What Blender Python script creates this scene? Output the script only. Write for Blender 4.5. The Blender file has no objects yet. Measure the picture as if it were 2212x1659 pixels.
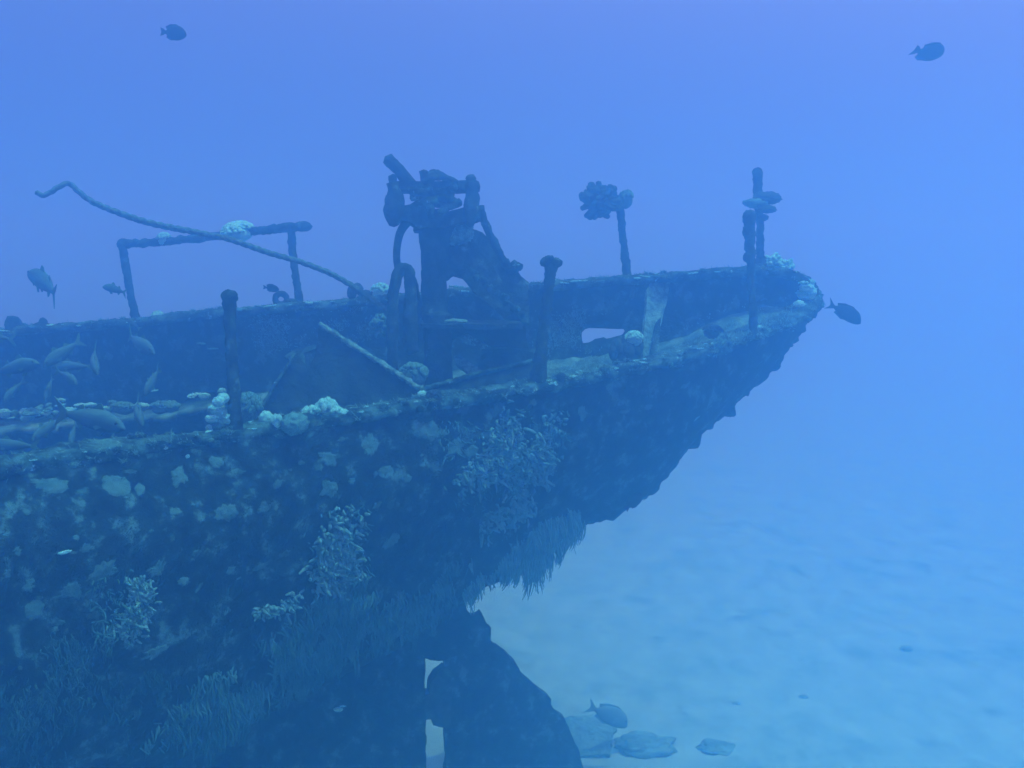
import bpy, bmesh, math, random
from mathutils import Vector, Matrix, noise
from mathutils.bvhtree import BVHTree

# ------------------------------------------------------------------ camera, water light, exposure
sc = bpy.context.scene
F = 1880.0                       # focal length in the units of the picture grid below (2212 x 1659)
PITCH = math.radians(8.1)
CZ = 6.3                         # camera height above the sand
cam = bpy.data.cameras.new('camera')
cam_ob = bpy.data.objects.new('camera', cam)
sc.collection.objects.link(cam_ob)
cam_ob.location = (0, 0, CZ)
cam_ob.rotation_euler = (math.pi / 2 - PITCH, 0, 0)
cam.lens = 36 * F / 2212
cam.clip_end = 600
sc.camera = cam_ob
sc.view_settings.view_transform = 'Standard'
sc.view_settings.look = 'None'
sc.view_settings.exposure = 0
sc.view_settings.gamma = 1
sc.cycles.volume_bounces = 10
sc.cycles.max_bounces = 12
sc.cycles.use_denoising = True

SUN_EL, SUN_ROT = math.radians(76), math.radians(104)
world = bpy.data.worlds.new('World')
sc.world = world
world.use_nodes = True
wt = world.node_tree
sky = wt.nodes.new('ShaderNodeTexSky')
sky.sky_type = 'NISHITA'
sky.sun_disc = False
sky.sun_elevation = SUN_EL
sky.sun_rotation = SUN_ROT
tint = wt.nodes.new('ShaderNodeMix')          # daylight filtered by the water above
tint.data_type = 'RGBA'
tint.blend_type = 'MULTIPLY'
tint.inputs[0].default_value = 1
tint.inputs[7].default_value = (.31, .45, .93, 1)
wt.links.new(sky.outputs[0], tint.inputs[6])
tcw = wt.nodes.new('ShaderNodeTexCoord')      # the surface bends skylight down: low sight lines meet higher sky
sep = wt.nodes.new('ShaderNodeSeparateXYZ')
mth = wt.nodes.new('ShaderNodeMath')
mth.operation = 'MULTIPLY_ADD'
mth.inputs[1].default_value = .6
mth.inputs[2].default_value = .8
com = wt.nodes.new('ShaderNodeCombineXYZ')
wt.links.new(tcw.outputs['Generated'], sep.inputs[0])
for ax in 'XY':
    sq = wt.nodes.new('ShaderNodeMath')
    sq.operation = 'MULTIPLY'
    sq.inputs[1].default_value = .05
    wt.links.new(sep.outputs[ax], sq.inputs[0])
    wt.links.new(sq.outputs[0], com.inputs[ax])
wt.links.new(sep.outputs['Z'], mth.inputs[0])
wt.links.new(mth.outputs[0], com.inputs['Z'])
wt.links.new(com.outputs[0], sky.inputs['Vector'])
wt.links.new(tint.outputs[2], wt.nodes['Background'].inputs[0])
wt.nodes['Background'].inputs[1].default_value = .15
sun = bpy.data.lights.new('sun', 'SUN')
sun.energy = 5
sun.angle = math.radians(.5)
sun.color = (.20, .82, .76)
sun_ob = bpy.data.objects.new('sun', sun)
sc.collection.objects.link(sun_ob)
sd = Vector((math.sin(SUN_ROT) * math.cos(SUN_EL), math.cos(SUN_ROT) * math.cos(SUN_EL), math.sin(SUN_EL)))
sun_ob.rotation_euler = sd.to_track_quat('Z', 'Y').to_euler()

rng = random.Random(7)
CP, SP = math.cos(PITCH), math.sin(PITCH)
CAM = Vector((0, 0, CZ))


def P(X, Y, d):
    """A point d metres in front of the camera, seen at X, Y of the 2212 x 1659 grid."""
    x = (X - 1106) / F * d
    u = (829.5 - Y) / F * d
    return Vector((x, d * CP + u * SP, CZ - d * SP + u * CP))


def ray(X, Y):
    return (P(X, Y, 1) - CAM).normalized()


# ------------------------------------------------------------------ materials
def mat(name, base, alt=None, scale=8, detail=6, rough=.95, bump=.3, bscale=40, lo=.42, hi=.62, third=None, t_lo=.62, t_hi=.7, t_scale=3, stretch=None):
    m = bpy.data.materials.new(name)
    m.use_nodes = True
    nt = m.node_tree
    b = nt.nodes['Principled BSDF']
    b.inputs['Roughness'].default_value = rough
    b.inputs['Specular IOR Level'].default_value = .12
    tc = nt.nodes.new('ShaderNodeTexCoord')
    vec = tc.outputs['Object']
    if stretch:
        mp = nt.nodes.new('ShaderNodeMapping')
        mp.inputs['Scale'].default_value = stretch
        nt.links.new(vec, mp.inputs[0])
        vec = mp.outputs[0]
    col = None
    if alt:
        n = nt.nodes.new('ShaderNodeTexNoise')
        n.inputs['Scale'].default_value = scale
        n.inputs['Detail'].default_value = detail
        n.inputs['Roughness'].default_value = .65
        nt.links.new(vec, n.inputs['Vector'])
        r = nt.nodes.new('ShaderNodeValToRGB')
        r.color_ramp.elements[0].position = lo
        r.color_ramp.elements[1].position = hi
        r.color_ramp.elements[0].color = (*base, 1)
        r.color_ramp.elements[1].color = (*alt, 1)
        nt.links.new(n.outputs['Fac'], r.inputs[0])
        col = r.outputs[0]
        if third:
            n3 = nt.nodes.new('ShaderNodeTexNoise')
            n3.inputs['Scale'].default_value = t_scale
            n3.inputs['Detail'].default_value = 9
            n3.inputs['Roughness'].default_value = .7
            nt.links.new(vec, n3.inputs['Vector'])
            r3 = nt.nodes.new('ShaderNodeMapRange')
            r3.inputs[1].default_value = t_lo
            r3.inputs[2].default_value = t_hi
            nt.links.new(n3.outputs['Fac'], r3.inputs[0])
            mx = nt.nodes.new('ShaderNodeMix')
            mx.data_type = 'RGBA'
            mx.inputs[7].default_value = (*third, 1)
            nt.links.new(col, mx.inputs[6])
            nt.links.new(r3.outputs[0], mx.inputs[0])
            col = mx.outputs[2]
        nt.links.new(col, b.inputs['Base Color'])
    else:
        b.inputs['Base Color'].default_value = (*base, 1)
    if bump:
        nb = nt.nodes.new('ShaderNodeTexNoise')
        nb.inputs['Scale'].default_value = bscale
        nb.inputs['Detail'].default_value = 6
        nb.inputs['Roughness'].default_value = .7
        nt.links.new(vec, nb.inputs['Vector'])
        bp = nt.nodes.new('ShaderNodeBump')
        bp.inputs['Strength'].default_value = bump
        bp.inputs['Distance'].default_value = .03
        nt.links.new(nb.outputs['Fac'], bp.inputs['Height'])
        nt.links.new(bp.outputs[0], b.inputs['Normal'])
    return m


M_HULL = mat('overgrown_hull', (.006, .014, .015), (.024, .055, .055), scale=7, bump=.8, bscale=22, third=(.085, .20, .19), t_lo=.55, t_hi=.64, t_scale=7)
M_CAP = mat('turf_covered_cap', (.012, .035, .03), (.10, .24, .21), scale=7, detail=10, bump=1, bscale=45, lo=.46, hi=.62, third=(.4, .75, .68), t_lo=.6, t_hi=.68, t_scale=13)
M_STEEL = mat('encrusted_steel', (.015, .03, .028), (.05, .095, .09), scale=12, bump=.8, bscale=50, third=(.16, .33, .3), t_lo=.6, t_hi=.7, t_scale=6)
M_DECK = mat('silted_deck', (.04, .11, .10), (.19, .40, .35), scale=4, bump=.8, bscale=30, third=(.22, .4, .34), t_lo=.55, t_hi=.7, t_scale=2.6)
M_PLATE = mat('dark_plate', (.01, .02, .02), (.03, .06, .056), scale=6, bump=.6, bscale=30)
M_PALE = mat('pale_turf', (.07, .18, .155), (.24, .50, .43), scale=18, bump=.9, bscale=60, lo=.38, hi=.6)
M_ROPE = mat('silted_rope', (.06, .12, .11), (.14, .26, .24), scale=30, bump=.5, bscale=90)
M_CORAL = mat('pale_coral', (.26, .66, .60), (.44, .88, .82), scale=25, bump=.6, bscale=80)
M_CORALG = mat('dull_coral', (.08, .22, .2), (.18, .44, .4), scale=22, bump=.6, bscale=80)
M_CORALD = mat('dark_coral', (.03, .06, .058), (.07, .13, .125), scale=22, bump=.7, bscale=80)
M_CRUST = mat('grey_crust', (.045, .125, .12), (.09, .205, .195), scale=14, bump=.5, bscale=60, lo=.35, hi=.65)
M_CRUSTF = mat('faint_crust', (.03, .08, .08), (.06, .14, .135), scale=16, bump=.5, bscale=60, lo=.35, hi=.65)
M_BRANCH = mat('pale_branches', (.08, .21, .20), (.17, .37, .345), scale=12, bump=.4, bscale=90)
M_FRINGED = mat('shaded_fringe', (.018, .06, .062), (.045, .13, .128), scale=5, bump=.4, bscale=70)  # darkened copy of the fringe, lower left shade put into the colour
M_HANG = mat('pale_hanging_growth', (.08, .23, .22), (.16, .38, .36), scale=7, bump=.4, bscale=70)
M_FRINGE = mat('drab_fringe', (.035, .115, .11), (.08, .22, .21), scale=5, bump=.4, bscale=70)
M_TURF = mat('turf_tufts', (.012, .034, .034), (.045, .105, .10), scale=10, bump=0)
M_DFISH = mat('dark_scales', (.012, .013, .016), (.03, .032, .036), scale=20, bump=.15, bscale=120, rough=.6)
M_GFISH = mat('pale_scales', (.045, .12, .11), (.085, .19, .17), scale=9, bump=.15, bscale=150, rough=.55, stretch=(.5, 1, 3))
M_GFIN = mat('yellow_fin', (.07, .19, .11), (.11, .25, .14), scale=30, bump=0)
M_BASS = mat('drab_scales', (.11, .22, .21), (.15, .28, .265), scale=9, bump=.1, bscale=150)
M_EYE = mat('dark_eye', (.01, .01, .012), bump=0, rough=.3)
M_ROCK = mat('algae_rock', (.08, .19, .185), (.16, .34, .32), scale=5, bump=.9, bscale=18)


# ------------------------------------------------------------------ helpers
def tag(o, label=None, cat=None, group=None, kind=None):
    if label: o['label'] = label
    if cat: o['category'] = cat
    if group: o['group'] = group
    if kind: o['kind'] = kind
    return o


def link(name, me, m=None, parent=None):
    o = bpy.data.objects.new(name, me)
    sc.collection.objects.link(o)
    if m is not None and me is not None and not me.materials:
        me.materials.append(m)
    if parent is not None:
        o.parent = parent
        o.matrix_parent_inverse = Matrix.Translation(-parent.location) if parent.type == 'EMPTY' else parent.matrix_basis.inverted()
    return o


def empty(name, loc):
    o = bpy.data.objects.new(name, None)
    sc.collection.objects.link(o)
    o.location = loc
    o.empty_display_size = .2
    return o


def mesh(name, v, f, smooth=True):
    me = bpy.data.meshes.new(name)
    me.from_pydata([tuple(p) for p in v], [], f)
    me.validate()
    if smooth:
        me.polygons.foreach_set('use_smooth', [True] * len(me.polygons))
    me.update()
    return me


def cat_rom(pts, n):
    """n samples of a Catmull-Rom curve through pts (Vectors)."""
    out = []
    m = len(pts) - 1
    for i in range(n):
        t = i / (n - 1) * m
        k = min(int(t), m - 1)
        u = t - k
        p1, p2 = pts[k], pts[k + 1]
        p0 = pts[k - 1] if k > 0 else p1 * 2 - p2
        p3 = pts[k + 2] if k + 2 <= m else p2 * 2 - p1
        out.append(.5 * ((2 * p1) + (p2 - p0) * u + (2 * p0 - 5 * p1 + 4 * p2 - p3) * u * u + (3 * p1 - p0 - 3 * p2 + p3) * u ** 3))
    return out


def resample(pts, step):
    d = [0]
    for a, b in zip(pts, pts[1:]):
        d.append(d[-1] + (b - a).length)
    n = max(2, int(d[-1] / step) + 1)
    out, ts, k = [], [], 0
    for i in range(n):
        s = d[-1] * i / (n - 1)
        while k < len(d) - 2 and d[k + 1] < s:
            k += 1
        u = (s - d[k]) / max(1e-9, d[k + 1] - d[k])
        out.append(pts[k].lerp(pts[k + 1], u))
        ts.append(s / d[-1])
    return out, ts


def bumpy(p, amp, freq, seed=0.0):
    q = Vector(p) * freq + Vector((seed, seed * 1.7, -seed))
    return amp * (noise.noise(q) + .5 * noise.noise(q * 2.3) + .3 * noise.noise(q * 4.9))


def tube_vf(pts, radii, seg=12, amp=.0, freq=14, step=.025, twist=None, cap=True, flat=None):
    """A rough round bar along pts; radii are spread evenly along it. Returns verts, faces."""
    if len(pts) > 2:
        pts = cat_rom(pts, max(12, len(pts) * 10))
    ps, ts = resample(pts, step)
    n = len(ps)
    v, f = [], []
    prev = None
    sd_ = rng.random() * 30
    dist = 0
    for i, p in enumerate(ps):
        tan = (ps[min(i + 1, n - 1)] - ps[max(i - 1, 0)]).normalized()
        if prev is None:
            a = tan.orthogonal().normalized()
        else:
            a = (prev - tan * prev.dot(tan)).normalized()
        prev = a
        b = tan.cross(a)
        x = ts[i] * (len(radii) - 1)
        k = min(int(x), len(radii) - 2) if len(radii) > 1 else 0
        r = radii[0] if len(radii) == 1 else radii[k] + (radii[k + 1] - radii[k]) * (x - k)
        if i: dist += (p - ps[i - 1]).length
        for j in range(seg):
            th = 2 * math.pi * j / seg
            rr = r
            if twist:
                rr = r * (1 + twist[1] * math.cos(3 * th - twist[0] * dist))
            dirv = a * math.cos(th) + b * math.sin(th)
            q = p + dirv * rr
            if amp:
                q = q + dirv * bumpy(q, amp, freq, sd_)
            v.append(q)
    for i in range(n - 1):
        for j in range(seg):
            f.append((i * seg + j, i * seg + (j + 1) % seg, (i + 1) * seg + (j + 1) % seg, (i + 1) * seg + j))
    if cap:
        for i, s in ((0, -1), (n - 1, 1)):
            tan = (ps[min(i + 1, n - 1)] - ps[max(i - 1, 0)]).normalized()
            rr = (v[i * seg] - ps[i]).length
            c = len(v)
            v.append(ps[i] + tan * s * rr * .45)
            for j in range(seg):
                e = (i * seg + j, i * seg + (j + 1) % seg, c)
                f.append(e if s > 0 else e[::-1])
    return v, f


def merge(parts):
    v, f = [], []
    for pv, pf in parts:
        o = len(v)
        v += pv
        f += [tuple(i + o for i in q) for q in pf]
    return v, f


def tube(name, pts, radii, m, parent=None, **k):
    return link(name, mesh(name, *tube_vf(pts, radii, **k)), m, parent)


def lump_vf(c, r, sub=2, amp=.18, freq=2.2, squash=(1, 1, 1), rot=None, seed=None):
    bm = bmesh.new()
    bmesh.ops.create_icosphere(bm, subdivisions=sub, radius=1)
    s = rng.random() * 50 if seed is None else seed
    c = Vector(c)
    v = []
    for q in bm.verts:
        d = q.co.normalized()
        k = 1 + bumpy(d, amp, freq, s)
        w = Vector((d.x * squash[0], d.y * squash[1], d.z * squash[2])) * (r * k)
        if rot: w = rot @ w
        v.append(c + w)
    f = [tuple(x.index for x in q.verts) for q in bm.faces]
    bm.free()
    return v, f


def plate_vf(pts, thick, amp=.012, freq=7, cuts=4, away=True):
    """A slab from an outline of 3D points, thickened away from the camera, with uneven faces and edges."""
    bm = bmesh.new()
    vs = [bm.verts.new(p) for p in pts]
    bm.faces.new(vs)
    bmesh.ops.subdivide_edges(bm, edges=bm.edges[:], cuts=2)
    bmesh.ops.triangulate(bm, faces=bm.faces[:])
    for _ in range(cuts):
        long_ = [e for e in bm.edges if e.calc_length() > .07]
        if not long_: break
        bmesh.ops.subdivide_edges(bm, edges=long_, cuts=1)
        bmesh.ops.triangulate(bm, faces=bm.faces[:])
    bm.normal_update()
    n = Vector((0, 0, 0))
    for q in bm.faces: n += q.normal * q.calc_area()
    n.normalize()
    mid = sum((Vector(p) for p in pts), Vector()) / len(pts)
    if n.dot(CAM - mid) < 0:
        bmesh.ops.reverse_faces(bm, faces=bm.faces[:])
        n = -n
    ret = bmesh.ops.extrude_face_region(bm, geom=bm.faces[:], use_keep_orig=True)
    new = [g for g in ret['geom'] if isinstance(g, bmesh.types.BMVert)]
    for q in new: q.co -= n * thick
    newf = [g for g in ret['geom'] if isinstance(g, bmesh.types.BMFace)]
    bmesh.ops.recalc_face_normals(bm, faces=bm.faces[:])
    s = rng.random() * 40
    for q in bm.verts:
        q.co += noise.noise_vector(q.co * freq + Vector((s, s, s))) * amp + noise.noise_vector(q.co * freq * 3 + Vector((s, 0, s))) * amp * .5
    bm.verts.index_update()
    v = [q.co.copy() for q in bm.verts]
    f = [tuple(x.index for x in q.verts) for q in bm.faces]
    bm.free()
    return v, f


def plate(name, pts, thick, m, parent=None, **k):
    return link(name, mesh(name, *plate_vf(pts, thick, **k), smooth=False), m, parent)


def PP(d, *xy):
    return [P(x, y, d) for x, y in xy]


# ------------------------------------------------------------------ seabed
def build_seabed():
    xs = sorted({-78 + 156 * i / 52 for i in range(53)} | {-14 + .2 * i for i in range(161)})
    ys = sorted({-78 + 156 * i / 52 for i in range(53)} | {4 + .2 * i for i in range(181)})
    v, f = [], []
    for y in ys:
        for x in xs:
            p = Vector((x, y, 0))
            z = .08 * noise.noise(p * .25) + .02 * noise.noise(p * .8 + Vector((3, 1, 0))) + .006 * noise.noise(p * 2.6)
            v.append((x, y, z))
    nx = len(xs)
    for j in range(len(ys) - 1):
        for i in range(nx - 1):
            f.append((j * nx + i, j * nx + i + 1, (j + 1) * nx + i + 1, (j + 1) * nx + i))
    m = mat('sand', (.16, .31, .30), (.28, .49, .45), scale=2.2, detail=12, bump=.12, bscale=14, lo=.30, hi=.68, third=(.08, .20, .20), t_lo=.53, t_hi=.72, t_scale=.9, stretch=(1, .8, 1))
    o = link('seabed', mesh('seabed', v, f), m)
    tag(o, kind='structure')


build_seabed()

# ------------------------------------------------------------------ the wreck
AXIS = Vector((.969, .247, 0)).normalized()
NRM = Vector((-.247, .969, 0)).normalized()
near_rim = [P(1772, 645, 9.45), P(1748, 672, 9.1), P(1700, 695, 8.8), P(1600, 732, 8.4), P(1400, 785, 7.9), P(1170, 830, 7.4), P(960, 862, 7.05), P(760, 893, 6.7), P(505, 933, 6.3), P(250, 968, 5.85), P(0, 1006, 5.4), P(-250, 1045, 5.12)]
far_rim = [P(1772, 645, 9.45), P(1764, 622, 9.52), P(1728, 594, 9.56), P(1610, 580, 9.55), P(1330, 602, 9.82), P(1035, 624, 9.98), P(840, 640, 10.1), P(640, 658, 10.2), P(440, 676, 10.35), P(250, 694, 10.5), P(0, 712, 10.7), P(-250, 730, 10.85)]
keel = [P(1768, 662, 9.45), P(1694, 765, 9.3), P(1606, 858, 9.15), P(1506, 948, 9.0), P(1388, 1078, 8.85), P(1248, 1150, 8.72), P(1030, 1285, 8.5), P(850, 1400, 8.3), P(650, 1450, 8.2), P(420, 1520, 8.1), P(150, 1600, 8.0), P(-100, 1680, 7.9)]
mids = {4: (P(1410, 930, 8.12), P(1400, 1050, 8.6)), 5: (P(1185, 990, 7.55), P(1225, 1120, 8.15)), 6: (P(962, 1060, 7.1), P(1000, 1270, 7.85)), 7: (P(755, 1140, 6.6), P(800, 1400, 7.25)), 8: (P(500, 1200, 6.05), P(610, 1510, 6.75)), 9: (P(240, 1260, 5.55), P(370, 1640, 6.2)), 10: (P(-20, 1300, 5.12), P(110, 1740, 5.75)), 11: (P(-290, 1360, 4.8), P(-190, 1850, 5.35))}
for dx in (2.4, 5.5):                              # the hull runs on forward, out of the picture
    near_rim.append(near_rim[11] + Vector((-dx, -.15 * dx, -.02)))
    far_rim.append(far_rim[11] + Vector((-dx, .06 * dx, -.02)))
    keel.append(keel[11] + Vector((-dx, -.05 * dx, -.05)))
    a, b = mids[11]
    mids[len(near_rim) - 1] = (a + Vector((-dx, -.15 * dx, 0)), b + Vector((-dx, -.12 * dx, 0)))
NS = len(near_rim)


def near_ctrl(j):
    R, K = near_rim[j], keel[j]
    if j in mids:
        return [R, mids[j][0], mids[j][1], K]
    out = Vector((.25, -.85, -.35)) * (K - R).length * (.02 + .035 * j)
    return [R, R.lerp(K, .42) + out, R.lerp(K, .82) + out * .55, K]


def far_ctrl(j):
    R, K, R2 = near_rim[j], keel[j], far_rim[j]
    c = near_ctrl(j)
    res = [R2]
    for k, s in ((1, .42), (2, .82)):
        B = c[k] - R.lerp(K, s)
        B = B - NRM * (2 * B.dot(NRM))
        res.append(R2.lerp(K, s) + B)
    return res + [K]


GU = 44                      # samples down each side
def station_curves():
    near = [cat_rom(near_ctrl(j), GU) for j in range(NS)]
    far = [cat_rom(far_ctrl(j), GU) for j in range(NS)]
    return near, far


_near, _far = station_curves()
GS = 300
near_g = list(zip(*[cat_rom([_near[j][k] for j in range(NS)], GS) for k in range(GU)]))   # [station][girth]
far_g = list(zip(*[cat_rom([_far[j][k] for j in range(NS)], GS) for k in range(GU)]))

wreck = empty('shipwreck', Vector((0, 8.5, .2)))
tag(wreck, 'overgrown sunken boat with pointed stern, rudder and bare rail posts, resting on the sand', 'shipwreck')

port_px = [(1257, 718), (1264, 711), (1273, 708.5), (1300, 709.5), (1330, 711), (1347, 711), (1350, 717), (1345, 724), (1338, 727), (1325, 729), (1315, 735), (1306, 733), (1296, 722), (1291, 724), (1288, 733), (1275, 741), (1260, 743), (1256, 733)]


def in_poly(x, y, poly):
    c = False
    j = len(poly) - 1
    for i in range(len(poly)):
        (xi, yi), (xj, yj) = poly[i], poly[j]
        if (yi > y) != (yj > y) and x < (xj - xi) * (y - yi) / (yj - yi) + xi:
            c = not c
        j = i
    return c


def to_px(p):
    q = p - CAM
    d = q.y * CP - q.z * SP
    u = q.y * SP + q.z * CP
    return 1106 + q.x / d * F, 829.5 - u / d * F, d


def snap_to(poly, x, y):
    best = None
    for i in range(len(poly)):
        a, b = Vector(poly[i]), Vector(poly[(i + 1) % len(poly)])
        ab = b - a
        t = max(0, min(1, (Vector((x, y)) - a).dot(ab) / ab.length_squared))
        q = a + ab * t
        d = (q - Vector((x, y))).length
        if best is None or d < best[0]:
            best = (d, q)
    return best[1]


def build_hull():
    v, f = [], []
    cols = 2 * GU - 1
    for i in range(GS):
        row = list(near_g[i]) + list(far_g[i])[:-1][::-1]
        v += [Vector(p) for p in row]
    # freeing port in the far bulwark
    px = {}
    inside = set()
    for i in range(GS):
        for k in range(GU, cols):
            X, Y, d = to_px(v[i * cols + k])
            if 1230 < X < 1380 and 690 < Y < 760:
                px[i * cols + k] = (X, Y, d)
                if in_poly(X, Y, port_px):
                    inside.add(i * cols + k)
    for i in range(GS - 1):
        for k in range(cols - 1):
            q = (i * cols + k, i * cols + k + 1, (i + 1) * cols + k + 1, (i + 1) * cols + k)
            if any(t in inside for t in q):
                for t in q:
                    if t not in inside and t in px:
                        X, Y, d = px[t]
                        s = snap_to(port_px, X, Y)
                        v[t] = P(s.x, s.y, d)
                continue
            f.append(q)
    me = mesh('hull', v, f)
    if me.polygons[(GS // 2) * (cols - 1) + GU // 3].normal.y > 0:
        me.flip_normals()
    nrm = [n.vector.copy() for n in me.vertex_normals]
    for i, vert in enumerate(me.vertices):
        p = vert.co
        k = i % cols
        amp = .016 + (.02 if abs(k - GU + 1) < 4 else 0)
        h = bumpy(p, amp, 5) + .5 * bumpy(p, amp, 16, 5) + (max(0, noise.noise(p * 5.5) - .1) * .16 if abs(k - GU + 1) < 5 and p.x > 0 else 0) + max(0, noise.noise(p * 3.1 + Vector((9, 2, 4))) - .25) * .05
        if i in px: h *= .3
        vert.co = p + nrm[i] * h
    me.update()
    o = link('hull', me, M_HULL, wreck)
    md = o.modifiers.new('thickness', 'SOLIDIFY')
    md.thickness = .05
    c = me.polygons[(GS // 2) * (cols - 1) + GU // 3]          # near side: thicken away from its outer face
    md.offset = -1 if c.normal.y < 0 else 1
    return o


hull = build_hull()
hull_bvh = BVHTree.FromPolygons([v.co.copy() for v in hull.data.vertices], [tuple(p.vertices) for p in hull.data.polygons])


def build_cap():
    path = [near_g[i][0] for i in range(GS - 1, -1, -1)] + [far_g[i][0] for i in range(1, GS)]
    path, ts = resample(path, .028)
    n = len(path)
    sec = []
    W_, H_ = .25, .075
    for a, b in ((-.03, -H_), (-.045, -.04), (-.035, .0), (0, .018), (.08, .024), (.16, .022), (W_ - .02, .016), (W_, -.01), (W_ + .005, -.05), (W_ - .015, -H_), (.12, -H_)):
        sec.append((a, b))
    sg = len(sec)
    v, f = [], []
    for i, p in enumerate(path):
        t = (path[min(i + 3, n - 1)] - path[max(i - 3, 0)])
        t.z = 0
        t.normalize()
        inn = Vector((-t.y, t.x, 0))
        for a, b in sec:
            q = p + inn * a + Vector((0, 0, b))
            q += Vector((0, 0, 1)) * (bumpy(q, .02, 6, 3) + .9 * bumpy(q, .014, 24, 8)) + inn * (bumpy(q, .03, 5, 6) + bumpy(q, .014, 19, 2)) + Vector((0, 0, 1)) * bumpy(q, .022, 2.2, 5)
            v.append(q)
    for i in range(n - 1):
        for j in range(sg):
            f.append((i * sg + j, (i + 1) * sg + j, (i + 1) * sg + (j + 1) % sg, i * sg + (j + 1) % sg))
    f.append(tuple(range(sg)))
    f.append(tuple(range((n - 1) * sg, n * sg))[::-1])
    for _ in range(420):                                     # knobs of growth along both edges
        i = rng.randrange(n)
        b = v[i * sg + rng.choice([0, 1, 1, 2, 3, 5, 7, 8])]
        r = rng.uniform(.012, .04)
        lv, lf = lump_vf(b, r, sub=2, amp=.35, freq=2.5, squash=(1.2, 1, .8))
        o_ = len(v)
        v += lv
        f += [tuple(t + o_ for t in q) for q in lf]
    me = mesh('rail_cap', v, f)
    bm = bmesh.new(); bm.from_mesh(me); bmesh.ops.recalc_face_normals(bm, faces=bm.faces[:]); bm.to_mesh(me); bm.free()
    me.polygons.foreach_set('use_smooth', [True] * len(me.polygons))
    return link('rail_cap', me, M_CAP, wreck)


cap = build_cap()
cap_bvh = BVHTree.FromPolygons([v.co.copy() for v in cap.data.vertices], [tuple(p.vertices) for p in cap.data.polygons])


def drop(curve, h):
    """The point of a girth curve h metres below its rim."""
    z = curve[0].z - h
    for a, b in zip(curve, curve[1:]):
        if b.z <= z <= a.z:
            return a.lerp(b, (a.z - z) / max(1e-6, a.z - b.z))
    return None


def deck_h(i):
    s = i / (GS - 1) * (NS - 1)
    ks = [(0, .25), (2, .32), (3, .46), (3.6, .72), (4, .78), (6, .86), (9, 1.02), (13, 1.05)]
    for (a, x), (b, y) in zip(ks, ks[1:]):
        if a <= s <= b:
            return x + (y - x) * (s - a) / (b - a)
    return 1.0


def build_deck():
    rows = []
    for i in range(0, GS):
        a, b = drop(near_g[i], deck_h(i)), drop(far_g[i], deck_h(i))
        if a is None or b is None: continue
        rows.append((i, a, b))
    nc = 40
    v, f = [], []
    for i, a, b in rows:
        for k in range(nc):
            p = a.lerp(b, .012 + .976 * k / (nc - 1))
            camber = .05 * math.sin(math.pi * k / (nc - 1))
            v.append(p + Vector((0, 0, camber + bumpy(p, .022, 4, 2) + .5 * bumpy(p, .02, 13, 7))))
    for r in range(len(rows) - 1):
        s = rows[r][0] / (GS - 1) * (NS - 1)
        for k in range(nc - 1):
            if s > 7.35 + .12 * math.sin(k * 1.3) and 3 <= k < nc - 5 - (1 if math.sin(r * .37) > .4 else 0):
                continue                              # the open hold
            f.append((r * nc + k, r * nc + k + 1, (r + 1) * nc + k + 1, (r + 1) * nc + k))
    me = mesh('deck', v, f)
    o = link('deck', me, M_DECK, wreck)
    md = o.modifiers.new('thickness', 'SOLIDIFY')
    md.thickness = .05
    md.offset = -1
    return o


deck = build_deck()
deck_bvh = BVHTree.FromPolygons([v.co.copy() for v in deck.data.vertices], [tuple(p.vertices) for p in deck.data.polygons])
CATCH = [hull_bvh, cap_bvh, deck_bvh]


def hit(X, Y, trees=None):
    best = None
    d = ray(X, Y)
    for t in trees or CATCH:
        r = t.ray_cast(CAM, d)
        if r[0] is not None and (best is None or r[3] < best[3]):
            best = r
    return best


# dead wood ahead of the stern post, rudder and its fittings
def dc(X):
    return (8.5 + .0995) / (1 - .255 * (X - 1106) / F)


def centre(X, Y, off=0):
    return P(X, Y, dc(X)) - NRM * off


sk = [(912, 1330), (914, 1420), (913, 1500), (916, 1600), (916, 1700), (915, 1960), (500, 1985), (0, 2000), (-60, 1640), (300, 1500), (560, 1440), (760, 1370)]
dead = plate('dead_wood', [centre(x, y, .16) for x, y in sk], .32, M_HULL, wreck, amp=.02, cuts=5)
heel = [(880, 1330), (1000, 1290), (1010, 1350), (985, 1400), (962, 1409), (940, 1414), (925, 1412), (905, 1405)]
plate('stern_heel', [centre(x, y, .14) for x, y in heel], .28, M_HULL, wreck, amp=.012)
rud = [(968, 1330), (979, 1301), (992, 1303), (1003, 1310), (1018, 1325), (1036, 1317), (1045, 1337), (1057, 1350), (1060, 1381), (1080, 1397), (1114, 1431), (1127, 1451), (1154, 1478), (1174, 1490), (1186, 1501), (1189, 1515), (1201, 1535), (1218, 1549), (1228, 1572), (1245, 1616), (1258, 1659), (1290, 1780), (1296, 1930), (962, 1940), (961, 1700), (961, 1566), (957, 1500), (957, 1433), (954, 1406)]
rudder = plate('rudder', [centre(x, y, .06) for x, y in rud], .12, M_HULL, wreck, amp=.022, cuts=6)
pin = [(908, 1493), (925, 1490), (928, 1465), (939, 1448), (957, 1434), (972, 1440), (972, 1563), (945, 1560), (932, 1557), (930, 1545), (908, 1546)]
plate('pintle', [centre(x, y, .09) for x, y in pin], .18, M_STEEL, wreck, amp=.01)

# rail posts
def post(pts, d0, d1, radii, heads=(), amp=.014):
    """A free-standing rail post, foot last; heads are growth lumps merged into it."""
    n = len(pts) - 1
    ps = [P(x, y, d0 + (d1 - d0) * i / n) for i, (x, y) in enumerate(pts)]
    parts = [tube_vf(ps, radii, amp=amp, freq=17, seg=14, step=.018)]
    for (x, y, r, sq) in heads:
        parts.append(lump_vf(P(x, y, d0), r, sub=3, amp=.16, squash=sq))
    return link('rail_post', mesh('rail_post', *merge(parts)), M_STEEL, wreck)


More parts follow.
